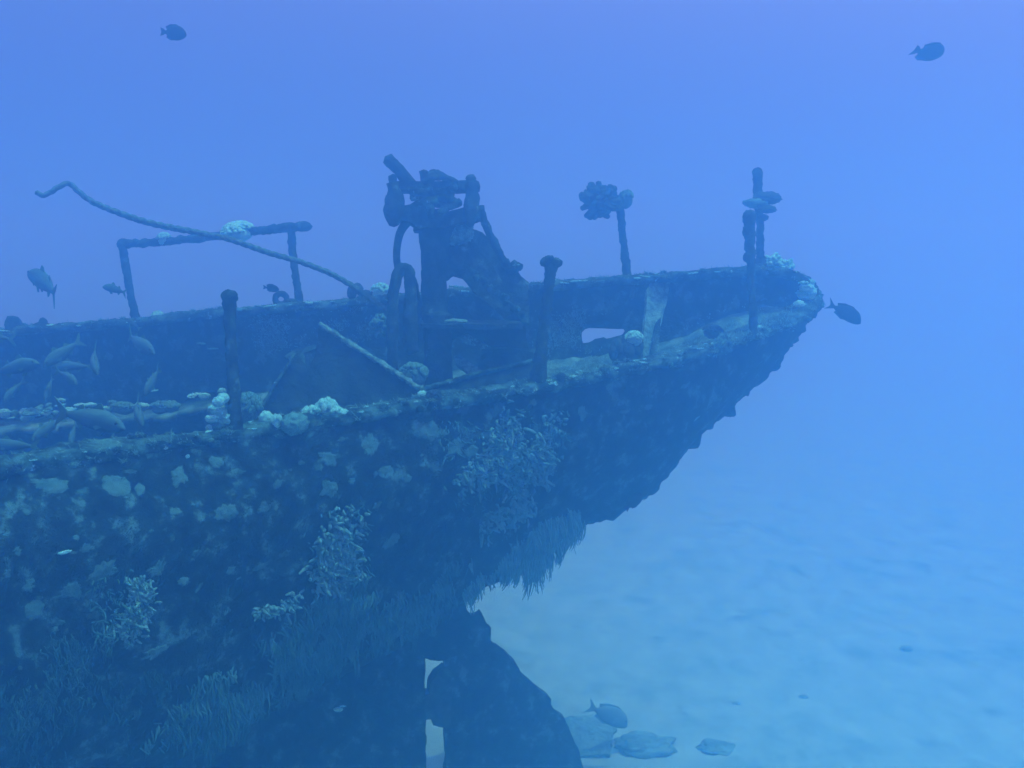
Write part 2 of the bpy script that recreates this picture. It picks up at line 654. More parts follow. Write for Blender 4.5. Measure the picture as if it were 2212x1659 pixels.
post([(496, 640), (498, 720), (502, 800), (506, 870), (509, 932)], 6.36, 6.36, [.05, .042, .044, .047, .05], [(496, 640, .062, (1, 1, .8)), (495, 655, .052, (1, 1, 1))])
post([(1191, 570), (1183, 640), (1174, 720), (1166, 790), (1162, 826)], 7.45, 7.45, [.05, .046, .05, .056, .075], [(1180, 566, .055, (1, 1, .8)), (1200, 568, .06, (1, .9, .75)), (1186, 560, .05, (1, 1, .7))])
post([(1618, 462), (1620, 530), (1623, 600), (1626, 660), (1628, 722)], 8.5, 8.5, [.058, .05, .034, .034, .042], [(1619, 468, .068, (1, 1, 1)), (1616, 500, .06, (.9, .9, 1.2)), (1616, 555, .05, (1, 1, 1.1)), (1622, 548, .05, (1, 1, 1))])
post([(1636, 372), (1638, 420), (1642, 500), (1642, 580)], 9.45, 9.45, [.055, .045, .04, .045], [(1636, 374, .058, (1, 1, 1.1)), (1640, 570, .08, (1, 1, .9)), (1646, 470, .07, (1, 1, .6))])
post([(1340, 452), (1344, 500), (1350, 550), (1356, 606)], 9.78, 9.78, [.046, .042, .044, .055], [])

rail = empty('stern_railing', P(450, 680, 10.4))
rail.parent = wreck
rail.matrix_parent_inverse = Matrix.Translation(-wreck.location)


def sub(name, vf, m, smooth=True):
    """A mesh under the railing group (thing > part > sub-part)."""
    o = bpy.data.objects.new(name, mesh(name, *vf, smooth=smooth))
    o.data.materials.append(m)
    sc.collection.objects.link(o)
    o.parent = rail
    o.matrix_parent_inverse = Matrix.Translation(-rail.location)
    return o


sub('post', tube_vf([P(264, 527, 10.5), P(274, 590, 10.5), P(283, 640, 10.5), P(294, 692, 10.5)], [.05, .048, .044, .055], amp=.012, freq=16, step=.02), M_STEEL)
sub('post', tube_vf([P(628, 492, 10.22), P(634, 560, 10.22), P(641, 610, 10.22), P(648, 660, 10.22)], [.048, .046, .042, .05], amp=.012, freq=16, step=.02), M_STEEL)
sub('top_rail', merge([tube_vf([P(258, 527, 10.5), P(330, 524, 10.44), P(440, 513, 10.36), P(550, 500, 10.28), P(610, 492, 10.23), P(664, 489, 10.2)], [.05, .046, .05, .047, .045, .05, .055], amp=.02, freq=15, step=.02), lump_vf(P(655, 489, 10.2), .085, sub=3, squash=(1.2, .8, .7)), lump_vf(P(264, 527, 10.5), .065, sub=2)]), M_STEEL)

# bulwark bracket and stays on the inside of the far side
plate('bulwark_bracket', [P(1400, 621, 9.5), P(1412, 606, 9.6), P(1426, 597, 9.66), P(1450, 597, 9.66), P(1445, 630, 9.6), P(1434, 674, 9.5), P(1420, 735, 9.35), P(1412, 775, 9.25), P(1388, 780, 9.2), P(1391, 720, 9.3), P(1394, 680, 9.4)], .05, M_PALE, wreck, amp=.012)
plate('bracket_rib', [P(1416, 700, 9.26), P(1428, 685, 9.28), P(1424, 740, 9.2), P(1412, 772, 9.15), P(1402, 772, 9.15)], .04, M_CAP, wreck, amp=.008)

# deck wreckage: tilted plates, hatch and coamings amidships
plate('fallen_panel', [P(690, 700, 7.9), P(760, 746, 7.8), P(830, 790, 7.7), P(902, 836, 7.6), P(890, 930, 7.45), P(540, 960, 7.3), P(548, 913, 7.4), P(577, 866, 7.5), P(607, 820, 7.6), P(628, 786, 7.7), P(640, 765, 7.75), P(655, 783, 7.75), P(668, 790, 7.75), P(680, 770, 7.8), P(686, 735, 7.85)], .05, M_PLATE, wreck, amp=.01)
tube('lit_panel_edge', [P(690, 700, 7.86), P(760, 745, 7.76), P(830, 788, 7.66), P(905, 838, 7.55)], [.02, .024, .021, .026], M_PALE, wreck, amp=.02, freq=26, step=.012)  # light along the panel's upper edge, put in as a pale bar
plate('torn_flange', [P(614, 770, 8.1), P(640, 752, 8.1), P(682, 744, 8.1), P(684, 752, 8.05), P(655, 762, 8.0), P(662, 790, 7.9), P(655, 800, 7.9), P(632, 778, 8.0)], .03, M_CAP, wreck, amp=.02)
plate('lit_panel_edge', [P(640, 763, 7.66), P(606, 818, 7.5), P(577, 864, 7.4), P(548, 911, 7.3), P(540, 911, 7.3), P(570, 862, 7.4), P(602, 812, 7.5), P(634, 763, 7.66)], .04, M_CAP, wreck, amp=.006)  # left edge of the panel, coloured pale to look lit
plate('coaming', [P(900, 848, 7.7), P(950, 831, 7.9), P(1040, 806, 8.2), P(1146, 780, 8.5), P(1160, 800, 8.45), P(1160, 860, 8.3), P(900, 900, 7.6)], .05, M_PLATE, wreck, amp=.01)
tube('coaming_lip', [P(898, 846, 7.66), P(950, 831, 7.86), P(1040, 806, 8.16), P(1148, 780, 8.46)], [.024, .026, .022, .02], M_CAP, wreck, amp=.012, freq=28, step=.015)
plate('hatch_box', [P(1041, 754, 8.75), P(1100, 754, 8.7), P(1152, 760, 8.65), P(1160, 840, 8.5), P(1028, 840, 8.6), P(1031, 800, 8.66)], .5, M_PLATE, wreck, amp=.012)
plate('broken_plank', [P(981, 768, 8.6), P(990, 764, 8.62), P(1040, 800, 8.4), P(1034, 812, 8.35), P(1015, 808, 8.4), P(985, 786, 8.55)], .05, M_PALE, wreck, amp=.012)

# the gear post amidships with its roller frame, hoses and braces
gear = empty('deck_gear', P(938, 840, 8.3))
gear.parent = wreck
gear.matrix_parent_inverse = Matrix.Translation(-wreck.location)


def gsub(name, vf, m, smooth=True):
    o = bpy.data.objects.new(name, mesh(name, *vf, smooth=smooth))
    o.data.materials.append(m)
    sc.collection.objects.link(o)
    o.parent = gear
    o.matrix_parent_inverse = Matrix.Translation(-gear.location)
    return o


G = 8.4
gsub('column', merge([tube_vf(PP(G, (948, 470), (940, 520), (938, 600), (940, 690)), [.21, .15, .122, .125, .132], amp=.014, freq=11, seg=20),
                      tube_vf(PP(G - .05, (946, 680), (946, 760), (948, 880)), [.14, .13, .15], amp=.014, freq=11, seg=20)]), M_STEEL)
gsub('shelf', plate_vf([P(908, 700, 8.15), P(1000, 701, 8.1), P(1130, 700, 8.3), P(1124, 692, 8.75), P(1000, 690, 8.75), P(912, 694, 8.7)], .045, amp=.014), M_STEEL, False)
gsub('pale_lump', lump_vf(P(978, 694, 8.3), .11, sub=3, amp=.25, squash=(1.3, .8, .22)), M_PALE)  # pale flattened lump on top of the shelf
gsub('shelf_skirt', plate_vf(PP(8.35, (912, 700), (1000, 702), (1135, 702), (1140, 752), (1060, 748), (1010, 720), (975, 735), (915, 735)), .05, amp=.012), M_PLATE, False)
gsub('top_bar', plate_vf(PP(G - .22, (834, 397), (843, 392), (1028, 390), (1035, 393), (1034, 404), (1010, 408), (860, 409), (838, 408)), .2, amp=.008), M_STEEL, False)
gsub('lower_bar', plate_vf(PP(G - .2, (846, 448), (885, 441), (905, 430), (940, 452), (965, 458), (1000, 447), (1036, 448), (1036, 470), (1005, 478), (960, 492), (905, 492), (880, 477), (850, 472)), .22, amp=.014), M_STEEL, False)
gsub('roller', merge([tube_vf(PP(G - .2, (850, 397), (853, 420), (851, 445), (850, 470), (851, 486)), [.06, .062, .085, .095, .098, .075, .05], amp=.016, freq=12, seg=16), lump_vf(P(848, 388, G - .2), .05, squash=(.8, .8, 1.1))]), M_STEEL)
gsub('roller', merge([tube_vf(PP(G - .2, (1019, 397), (1020, 420), (1018, 445), (1017, 470), (1015, 487)), [.062, .058, .068, .072, .07, .06, .04], amp=.014, freq=12, seg=16), lump_vf(P(1017, 386, G - .2), .05, squash=(1, 1, .9))]), M_STEEL)
gsub('leaning_pipe', tube_vf([P(836, 342, G - .25), P(852, 358, G - .22), P(875, 384, G - .15), P(895, 408, G - .1)], [.058, .055, .06, .065], amp=.012, freq=16, seg=14), M_STEEL)
gsub('stub', tube_vf(PP(G - .1, (915, 370), (916, 382), (918, 405)), [.042, .036, .04], amp=.006, freq=20), M_STEEL)
cl = []
for k in range(5):                                           # heap of old rope on the frame
    pts = []
    for t in range(15):
        a = math.pi * (t / 14)
        pts.append(P(951 - (40 - 4 * k) * math.cos(a) - 3 * k, 404 - (20 + 3.2 * k) * math.sin(a), G - .28 + .1 * k + .03 * math.sin(5 * a)))
    cl.append(tube_vf(pts, [.026], seg=10, twist=(90, .1), step=.012))
gsub('rope_heap', merge(cl), M_STEEL)
cl = []
for pts in ([(886, 414), (905, 412), (925, 420), (940, 432), (965, 428), (988, 440)], [(888, 428), (915, 425), (945, 438), (975, 444), (995, 436)], [(925, 410), (945, 416), (970, 410), (985, 402)], [(900, 440), (925, 436), (950, 430), (978, 416)], [(972, 408), (973, 425), (966, 446), (950, 460)], [(905, 410), (920, 428), (930, 448), (932, 470)]):
    cl.append(tube_vf([P(x, y, G - .3 + .12 * rng.random()) for x, y in pts], [.035, .045, .035], amp=.012, freq=14, seg=10))
gsub('tangled_rope', merge(cl), M_CAP)
gsub('hose', tube_vf(PP(G - .1, (895, 468), (876, 484), (864, 504), (858, 532), (857, 560), (862, 590)), [.05, .042, .036, .034, .036], amp=.0, seg=12, twist=None, step=.008), M_STEEL)
gsub('hose', tube_vf([P(848, 800, G - .3), P(848, 720, G - .3), P(849, 650, G - .28), P(856, 600, G - .25), P(870, 579, G - .22), P(884, 590, G - .2), P(887, 640, G - .2), P(886, 700, G - .2), P(888, 760, G - .2)], [.05, .052, .056, .05, .055, .055, .062, .075, .07], amp=.014, freq=12, seg=14), M_STEEL)
gsub('cable', tube_vf(PP(G - .15, (888, 590), (897, 605), (902, 625), (905, 648)), [.014], amp=.004, freq=30, seg=8), M_STEEL)
gsub('pipe', tube_vf([P(1036, 448, G - .1), P(1046, 478, G), P(1058, 505, G + .05), P(1074, 536, G + .1), P(1090, 568, G + .15)], [.04, .036, .042, .036, .04], amp=.012, freq=15, seg=12), M_STEEL)
gsub('brace', plate_vf([P(955, 480, G), P(1000, 478, G), P(1022, 520, G), P(1060, 568, G), P(1100, 632, G - .05), P(1124, 690, G - .1), P(1092, 690, G - .1), P(1060, 660, G - .05), P(1020, 628, G), P(998, 598, G), P(978, 592, G), P(962, 600, G)], .1, amp=.018), M_STEEL, False)
gsub('brace', plate_vf([P(1005, 490, G + .35), P(1042, 502, G + .35), P(1066, 528, G + .35), P(1086, 556, G + .35), P(1108, 570, G + .35), P(1126, 594, G + .35), P(1141, 612, G + .35), P(1142, 700, G + .2), P(1092, 690, G + .25), P(1050, 630, G + .3), P(1015, 580, G + .35)], .1, amp=.018), M_STEEL, False)
gsub('growth_and_lit_streak', merge([lump_vf(P(1108 + rng.uniform(-16, 16), 574 + rng.uniform(-6, 10), G + .3), .05, amp=.3) for _ in range(5)]), M_CAP)
gsub('growth_and_lit_streak', merge([lump_vf(P(987 + rng.uniform(-14, 26), 492 + rng.uniform(-12, 26), G - .02), .055, amp=.4, freq=4, sub=3) for _ in range(16)]), M_PALE)
gsub('growth_and_lit_streak', merge([lump_vf(P(1018 + 104 * t + rng.uniform(-5, 5), 582 + 98 * t + rng.uniform(-5, 5), G - .13), rng.uniform(.012, .035), amp=.5, freq=4, sub=3) for t in [k / 30 for k in range(31)] if not .32 < t < .42]), M_CAP)  # lit streak down the brace, its brightness put into pale lumps
gsub('knee', plate_vf([P(958, 500, G - .12), P(893, 500, G - .12), P(896, 470, G - .12), P(960, 465, G - .12)], .1, amp=.01), M_STEEL, False)

# fairlead ring and cleats on the far rail
parts = []
rp = [P(607 + 13 * math.cos(a), 646 + 12 * math.sin(a), 10.2) for a in [2 * math.pi * k / 16 for k in range(17)]]
tube('fairlead', rp, [.035], M_STEEL, wreck, amp=.012, cap=False)
link('cleat', mesh('cleat', *merge([lump_vf(P(628, 652, 10.2), .07, squash=(1.2, 1, .6)), lump_vf(P(612, 660, 10.2), .06, squash=(2, 1, .5))])), M_STEEL, wreck)
link('bollard', mesh('bollard', *merge([lump_vf(P(30, 702, 10.6), .115, squash=(.95, .8, 1)), tube_vf(PP(10.6, (30, 700), (29, 722)), [.1, .1], amp=.01)])), M_STEEL, wreck)
link('cleat', mesh('cleat', *merge([lump_vf(P(90, 706, 10.55), .08, squash=(1.4, .8, .8)), lump_vf(P(93, 695, 10.55), .05)])), M_STEEL, wreck)
link('cleat', mesh('cleat', *merge([lump_vf(P(760, 632, 10.05), .075, squash=(.8, .8, 1.2)), lump_vf(P(772, 624, 10.05), .07), lump_vf(P(790, 634, 10.05), .06, squash=(1.6, 1, .7))])), M_STEEL, wreck)

# ------------------------------------------------------------------ floating rope
rp = [(78, 415), (92, 422), (110, 415), (130, 402), (150, 397), (168, 412), (200, 436), (260, 461), (330, 483), (440, 505), (500, 518), (580, 546), (650, 566), (720, 594), (780, 630), (840, 674)]
o = tube('rope', [P(x, y, 7.9 + .5 * i / 15) for i, (x, y) in enumerate(rp)], [.022, .026, .03, .028, .027, .026, .026, .026], M_ROPE, None, seg=12, twist=(75, .13), step=.012, amp=.003, freq=30)
tag(o, 'long stiff rope rising from the wreck, its end curling up over the far railing', 'rope')

# ------------------------------------------------------------------ corals
def lobed(n, spread, lr, dome=.6, up=1.0):
    """A mound of rounded lobes about 1 m across, base at z = 0."""
    parts = [lump_vf((0, 0, 0), .42, sub=2, amp=.15, squash=(1, 1, .8))]
    for k in range(n):
        a = rng.uniform(0, 2 * math.pi)
        r = spread * math.sqrt(rng.random())
        z = dome * math.sqrt(max(0, 1 - (r / spread) ** 2 * .9)) * up
        parts.append(lump_vf((r * math.cos(a), r * math.sin(a), z * .75), lr * rng.uniform(.6, 1.5), sub=2, amp=.3, freq=2.6, squash=(1, 1, 1.15)))
    return mesh('coral_colony', *merge(parts))


def fingers(n, L, r, up=.25, droop=0):
    """Stout fingers radiating from a base."""
    parts = [lump_vf((0, 0, 0), .22, sub=2)]
    for k in range(n):
        d = Vector((rng.gauss(0, 1), rng.gauss(0, 1), rng.gauss(up, .8)))
        d.normalize()
        if d.z < droop: d.z = droop + .1 * rng.random()
        l = L * rng.uniform(.6, 1.12)
        side = d.orthogonal() * rng.uniform(-.12, .12)
        parts.append(tube_vf([d * .1, d * l * .6 + side, d * l + side * .4], [r * .8, r, r * 1.15, r * .95], amp=r * .2, freq=9, seg=9, step=.06))
    return mesh('coral_colony', *merge(parts))


def scatter_knobs(n, lr=.1, spread=.5):
    parts = []
    for k in range(n):
        a = rng.uniform(0, 2 * math.pi)
        r = spread * math.sqrt(rng.random())
        parts.append(lump_vf((r * math.cos(a), r * math.sin(a), lr * .5), lr * rng.uniform(.5, 1.5), sub=2, amp=.2, squash=(1, 1, rng.uniform(.7, 1.2))))
    return mesh('coral_colony', *merge(parts))


LOB = [lobed(70, .45, .085), lobed(110, .46, .065), lobed(48, .44, .10), lobed(170, .48, .05)]
FIN = [fingers(150, .46, .062, .1, -.9), fingers(34, .5, .07, .6, 0)]
KNO = [scatter_knobs(26, .085), scatter_knobs(40, .065), scatter_knobs(14, .12, .4)]
DOME = [mesh('coral_colony', *lump_vf((0, 0, .1), .5, sub=4, amp=.2, freq=3.2, squash=(1, 1, .85)))]


def dressed(me, m):
    key = me.name + m.name
    if key not in dressed.d:
        c = me.copy()
        c.materials.clear()
        c.materials.append(m)
        dressed.d[key] = c
    return dressed.d[key]


dressed.d = {}


def coral(X, Y, size, me, m, label, group=None, d=None, tilt=None, flat=1.0, trees=None, name='coral_colony', sink=.1):
    """Sit a colony where the sight line meets the wreck (or at depth d); size in metres."""
    if d is None:
        h = hit(X, Y, trees)
        if h is None:
            return None
        p = h[0]
    else:
        p = P(X, Y, d)
    o = bpy.data.objects.new(name, dressed(me, m))
    sc.collection.objects.link(o)
    o.location = p - Vector((0, 0, sink * size * flat))
    ir = 0 if me in DOME or me in FIN else .35
    o.scale = (size * rng.uniform(1 - ir, 1 + ir), size * rng.uniform(1 - ir, 1 + ir), size * flat * rng.uniform(1 - ir * .6, 1 + ir * .6))
    o.rotation_euler = (tilt or (rng.uniform(-.15, .15), rng.uniform(-.15, .15), 0))[0:2] + (rng.uniform(0, 6.28),)
    tag(o, label, 'coral', group)
    return o


RIM = [cap_bvh]
# on the railing and rail posts
coral(515, 500, .46, LOB[3], M_CORAL, 'widest pale lobed coral, sitting on the top rail of the far railing', d=10.3, flat=.75)
coral(355, 516, .19, LOB[1], M_CORAL, 'small pale coral on the top rail left of the big coral', d=10.42)
coral(1297, 436, .52, FIN[0], M_CORALD, 'dark cauliflower coral crowning the thin post on the far rail', d=9.75, flat=.9, sink=0, tilt=(0, .1))
coral(1352, 424, .22, LOB[0], M_CORALG, 'pale side of growth beside the dark cauliflower coral on its post', d=9.78, flat=1.35, sink=.2)
for i, (x, y, s, fl, lb) in enumerate([(1656, 428, .30, .55, 'broad dark shelf coral around the tall stern post, topmost of three'), (1632, 440, .26, .45, 'pale edged shelf coral on the left of the tall stern post'), (1656, 452, .2, .5, 'lowest small shelf coral on the tall stern post')]):
    coral(x, y, s, DOME[0], M_CORALD if i != 1 else M_CORALG, lb, d=9.4 - .05 * i, flat=fl, tilt=(.1, .08), name='shelf_coral')
# on the far rail cap
far_l = 'small pale coral knob on the far rail of the wreck'
for x, y, s in [(8, 713, .12), (68, 705, .1), (170, 703, .1), (283, 694, .12), (520, 668, .14), (545, 664, .16), (565, 662, .15), (585, 660, .14), (540, 668, .1), (668, 654, .12), (690, 652, .1), (1000, 628, .12), (1220, 610, .12), (1250, 606, .16), (1180, 612, .13), (1378, 600, .12), (1395, 596, .1), (1420, 596, .1), (1500, 588, .13), (1550, 586, .1), (1300, 606, .1), (720, 650, .08), (905, 634, .1)]:
    coral(x, y, s, KNO[rng.randrange(3)], M_CORAL if rng.random() < .6 else M_CORALG, far_l, 'coral knobs on the far rail', trees=RIM, d=None if hit(x, y, RIM) else 10, flat=.7)
coral(341, 686, .17, LOB[0], M_CORAL, 'pale coral lump on the far rail just right of the railing foot', d=10.45, flat=1.1)
coral(822, 632, .24, LOB[3], M_CORAL, 'domed pale coral on the far rail left of the deck gear', d=10.0, flat=1.2)
coral(1478, 590, .2, KNO[1], M_CORAL, 'flat pale coral on the far rail right of the bracket', d=9.6, flat=.6)
coral(985, 618, .16, KNO[0], M_CORALG, 'grey coral on the far rail seen between column and brace', d=10.0)
# at the stern
coral(1668, 570, .30, FIN[1], M_CORAL, 'bright finger coral at the foot of the tall stern post', d=9.5)
coral(1697, 576, .24, FIN[1], M_CORAL, 'smaller bright finger coral right of the tall stern post', d=9.5)
st = [(1735, 610, .09), (1750, 612, .1), (1728, 618, .07), (1741, 624, .11), (1758, 622, .08), (1727, 630, .09), (1745, 636, .13), (1733, 637, .1), (1755, 634, .08)]
for x, y, s in st:
    coral(x, y, s * 1.25, LOB[2] if s > .09 else KNO[2], M_CORAL, 'bright coral knob in the cluster on the stern tip', 'coral knobs on the stern tip', trees=RIM)
coral(1726, 659, .12, DOME[0], M_CORAL, 'smooth pale dome coral on the inner edge of the stern tip', trees=RIM)
coral(1641, 708, .06, DOME[0], M_CORAL, 'tiny white coral right of the short stern post', trees=RIM)
coral(1555, 742, .16, FIN[1], M_CORALG, 'grey finger coral on the near rail left of the short stern post', trees=RIM)
coral(1540, 716, .2, LOB[3], M_CORALD, 'dark round coral inside the stern behind the near rail', d=8.8)
coral(1675, 698, .13, LOB[1], M_CORALD, 'dark coral lump behind the near rail near the stern tip', d=8.9)
# inside
coral(1369, 732, .19, LOB[3], M_CORAL, 'bright knobbly coral capping the dark rock by the bulwark bracket', d=9.0, flat=1.1)
coral(1357, 770, .42, LOB[0], M_CORALD, 'dark coral boulder on deck below the freeing port', d=9.1, flat=1.0)
coral(826, 700, .28, FIN[0], M_CORALG, 'grey branching coral behind the hoses of the deck gear', d=8.8)
coral(893, 810, .24, LOB[1], M_CORALG, 'cluster of round grey coral lobes left of the gear column foot', d=7.9)
# near rail cap
for x, y, s in [(885, 846, .11), (897, 850, .12), (880, 858, .08), (905, 845, .1), (912, 853, .08), (900, 842, .07)]:
    coral(x, y, s, DOME[0], M_CORAL, 'round pale coral ball on the near rail below the gear column', 'coral balls below the gear column', trees=RIM)
coral(940, 858, .14, LOB[1], M_CORALD, 'dark coral stump on the near rail right of the coral balls', trees=RIM, flat=1.3)
coral(1190, 826, .1, KNO[1], M_CORAL, 'white coral tufts on the near rail right of the middle post', trees=RIM)
coral(1212, 815, .1, LOB[1], M_CORALD, 'small dark coral on the near rail right of the middle post', trees=RIM)
coral(637, 921, .2, DOME[0], M_CORALG, 'smooth round coral head bulging over the near rail', d=6.42, flat=.95, sink=0)
coral(637, 913, .15, KNO[1], M_CORAL, 'bright knobs topping the round coral head on the near rail', d=6.44, flat=.6)
for x, y, s in [(664, 900, .15), (688, 893, .2), (705, 885, .2), (722, 890, .16), (700, 898, .13), (676, 908, .12), (735, 893, .1), (715, 902, .1)]:
    coral(x, y, s, LOB[rng.choice([0, 2])], M_CORAL, 'bright lobed coral in the heap on the near rail below the fallen panel', 'coral heap below the fallen panel', d=6.72)
coral(576, 905, .11, DOME[0], M_CORAL, 'lone pale cone of coral on the near rail right of the left post', d=6.55, flat=1.3)
coral(598, 914, .1, LOB[2], M_CORAL, 'second lone coral, beside the round head on the near rail', d=6.45, flat=1.2)
base = [(478, 868, .12), (470, 885, .11), (463, 905, .12), (488, 860, .12), (500, 878, .12), (484, 893, .12), (472, 918, .14), (496, 905, .12), (507, 862, .09), (517, 880, .08), (460, 925, .1), (485, 912, .12), (506, 900, .14)]
for i, (x, y, s) in enumerate(base):
    coral(x - 6, y, s * .72, LOB[rng.choice([0, 2])] if i % 3 else DOME[0], M_CORAL if rng.random() < .8 else M_CORALG, 'knobbly coral in the pile hugging the foot of the left post', 'coral pile at the left post foot', d=6.24 + .2 * rng.random(), flat=1.0)
coral(535, 885, .27, LOB[3], M_CORALG, 'tall grey coral behind the left post foot', d=6.9, flat=1.5)
near_l = 'tiny pale coral speck on the near rail'
for x, y, s in [(30, 1001, .05), (70, 993, .04), (235, 966, .05), (180, 975, .04), (545, 925, .05), (780, 888, .06), (815, 884, .06), (840, 872, .07), (990, 850, .05), (1030, 845, .05), (1060, 842, .06), (1110, 834, .05), (1290, 800, .08), (1330, 795, .07), (1430, 772, .08), (1470, 765, .07), (1510, 752, .08), (1600, 728, .06), (965, 852, .06), (1255, 805, .09)]:
    coral(x, y, s, KNO[rng.randrange(3)], M_CORAL if rng.random() < .5 else M_CORALG, near_l, 'coral specks on the near rail', trees=RIM)
for _ in range(70):
    i = 62 + int(GS * rng.random() ** 1.5 * .45)
    c = near_g[i][0] + Vector((0, 0, .02)) + NRM * rng.uniform(.0, .2)
    X, Y, d_ = to_px(c)
    coral(X, Y, rng.uniform(.03, .085), KNO[rng.randrange(3)], M_CORAL if rng.random() < .7 else M_CORALG, near_l, 'coral specks on the near rail', d=d_, flat=.8)
for _ in range(40):
    i = 62 + int(GS * rng.random() * .6)
    c = far_g[i][0] + Vector((0, 0, .02)) - NRM * rng.uniform(.03, .2)
    X, Y, d_ = to_px(c)
    coral(X, Y, rng.uniform(.05, .12), KNO[rng.randrange(3)], M_CORAL if rng.random() < .6 else M_CORALG, far_l, 'coral knobs on the far rail', d=d_, flat=.7)
# along the deck ledge by the open hold
led_l = 'pale lobed coral growing along the deck ledge above the open hold'
for x, y, s in [(12, 893, .2), (35, 895, .17), (60, 893, .16), (88, 880, .22), (96, 892, .2), (120, 887, .15), (150, 890, .15), (165, 885, .18), (182, 875, .2), (188, 890, .16), (210, 888, .14), (232, 884, .12), (262, 880, .18), (282, 878, .16), (300, 884, .14), (330, 880, .15), (345, 876, .18), (362, 880, .14), (135, 866, .14), (245, 868, .1), (425, 853, .12), (440, 858, .1), (480, 848, .16), (130, 874, .13), (60, 900, .13), (110, 898, .12), (20, 902, .12), (315, 876, .1)]:
    coral(x + rng.gauss(0, 4), y + rng.gauss(-1, 3), s * rng.uniform(.7, 1.4), (LOB + KNO)[rng.randrange(7)], M_CORAL if rng.random() < .6 else M_CORALG, led_l, 'corals on the deck ledge', d=9.75 - .1 * rng.random(), flat=rng.uniform(.6, 1.0))
coral(330, 842, .1, KNO[1], M_CORAL, 'small white coral on the far inner wall above the ledge', d=10.2)
coral(434, 741, .12, KNO[0], M_CORALG, 'grey coral on the far inner wall, upper of a slanting pair', d=10.1)
coral(460, 752, .1, KNO[0], M_CORALG, 'grey coral on the far inner wall, lower of a slanting pair', d=10.05)

# crusts spread on the near hull side
def crust(X, Y, rx, ry, m, label, group=None, rot=0, thick=.007, lob=.22, off=0):
    h = hit(X, Y, [hull_bvh])
    if h is None: return
    p, n, d = h[0], h[1], h[3]
    if n.dot(CAM - p) < 0: n = -n
    s_ = d / F
    right = Vector((1, 0, 0))
    right = (right - n * right.dot(n)).normalized()
    up = n.cross(right)
    if up.z < 0: up = -up
    nr, na = 6, 54
    sdd = rng.random() * 99
    ca, sa = math.cos(rot), math.sin(rot)
    v = [None]
    def put(q, hgt):
        r = hull_bvh.find_nearest(q)
        nn = r[1]
        if nn.dot(n) < 0: nn = -nn
        return r[0] + nn * (hgt + off)
    v[0] = put(p, thick)
    f = []
    for i in range(1, nr + 1):
        for k in range(na):
            a = 2 * math.pi * k / na
            w = 1 + lob * (noise.noise(Vector((math.cos(a) * 1.3, math.sin(a) * 1.3, sdd))) * 1.4 + .7 * noise.noise(Vector((math.cos(a) * 3.4, math.sin(a) * 3.4, sdd))) + .5 * noise.noise(Vector((math.cos(a) * 9, math.sin(a) * 9, sdd))))
            r = i / nr * w
            ex, ey = rx * s_ * r * math.cos(a), ry * s_ * r * math.sin(a)
            q = p + right * (ex * ca - ey * sa) + up * (ex * sa + ey * ca)
            e = i / nr
            hg = thick * (.8 + .9 * noise.noise(q * 26)) * (1 if e < .8 else .6) if i < nr else -.003
            v.append(put(q, hg))
    for k in range(na):
        f.append((0, 1 + k, 1 + (k + 1) % na))
        for i in range(nr - 1):
            a, b = 1 + i * na, 1 + (i + 1) * na
            f.append((a + k, b + k, b + (k + 1) % na, a + (k + 1) % na))
    me = mesh('coral_crust', v, f)
    if me.polygons[0].normal.dot(n) < 0: me.flip_normals()
    o = link('coral_crust', me, m)
    tag(o, label, 'coral crust', group)


big = [
    (105, 1045, 34, 17, 'leftmost large grey crust on the near hull, blunt oblong'), (250, 1047, 30, 25, 'large round grey crust with a pointed left edge under the near rail'),
    (303, 1057, 11, 16, 'upright oval grey crust right of the large round one'), (386, 1030, 19, 21, 'ragged grey crust with a small ear at its top left'),
    (467, 998, 16, 13, 'oval grey crust high on the hull below the left post'), (707, 988, 21, 16, 'slanting grey crust below the coral heap'),
    (797, 962, 17, 24, 'tall grey crust shaped like a keyhole'), (835, 1020, 18, 16, 'neat oval grey crust below the keyhole shaped one'),
    (918, 929, 34, 24, 'largest pale crust, with a dark spot, under the coral balls'), (710, 1055, 19, 18, 'pear shaped grey crust midway down the hull'),
    (490, 1108, 25, 18, 'wide grey crust in the middle of the hull left of the branching corals'), (985, 968, 20, 20, 'left of two touching crusts near the tall branching coral'),
    (1018, 978, 18, 15, 'right of two touching crusts near the tall branching coral'), (225, 1235, 35, 20, 'large faint slanting crust low on the hull'),
    (152, 1280, 24, 17, 'angular grey crust just below the large faint one'), (75, 1317, 17, 20, 'upright oval crust at the lower left of the hull'),
    (335, 1408, 33, 12, 'long flat crust lowest on the hull'), (1258, 890, 14, 14, 'grey crust on the hull below the middle post')]
for x, y, a, b, lb in big:
    crust(x, y, a, b, M_CRUST if lb.find('faint') < 0 else M_CRUSTF, lb, rot=rng.uniform(-.1, .4), lob=.2 if 'oval' in lb or 'round' in lb else .42)
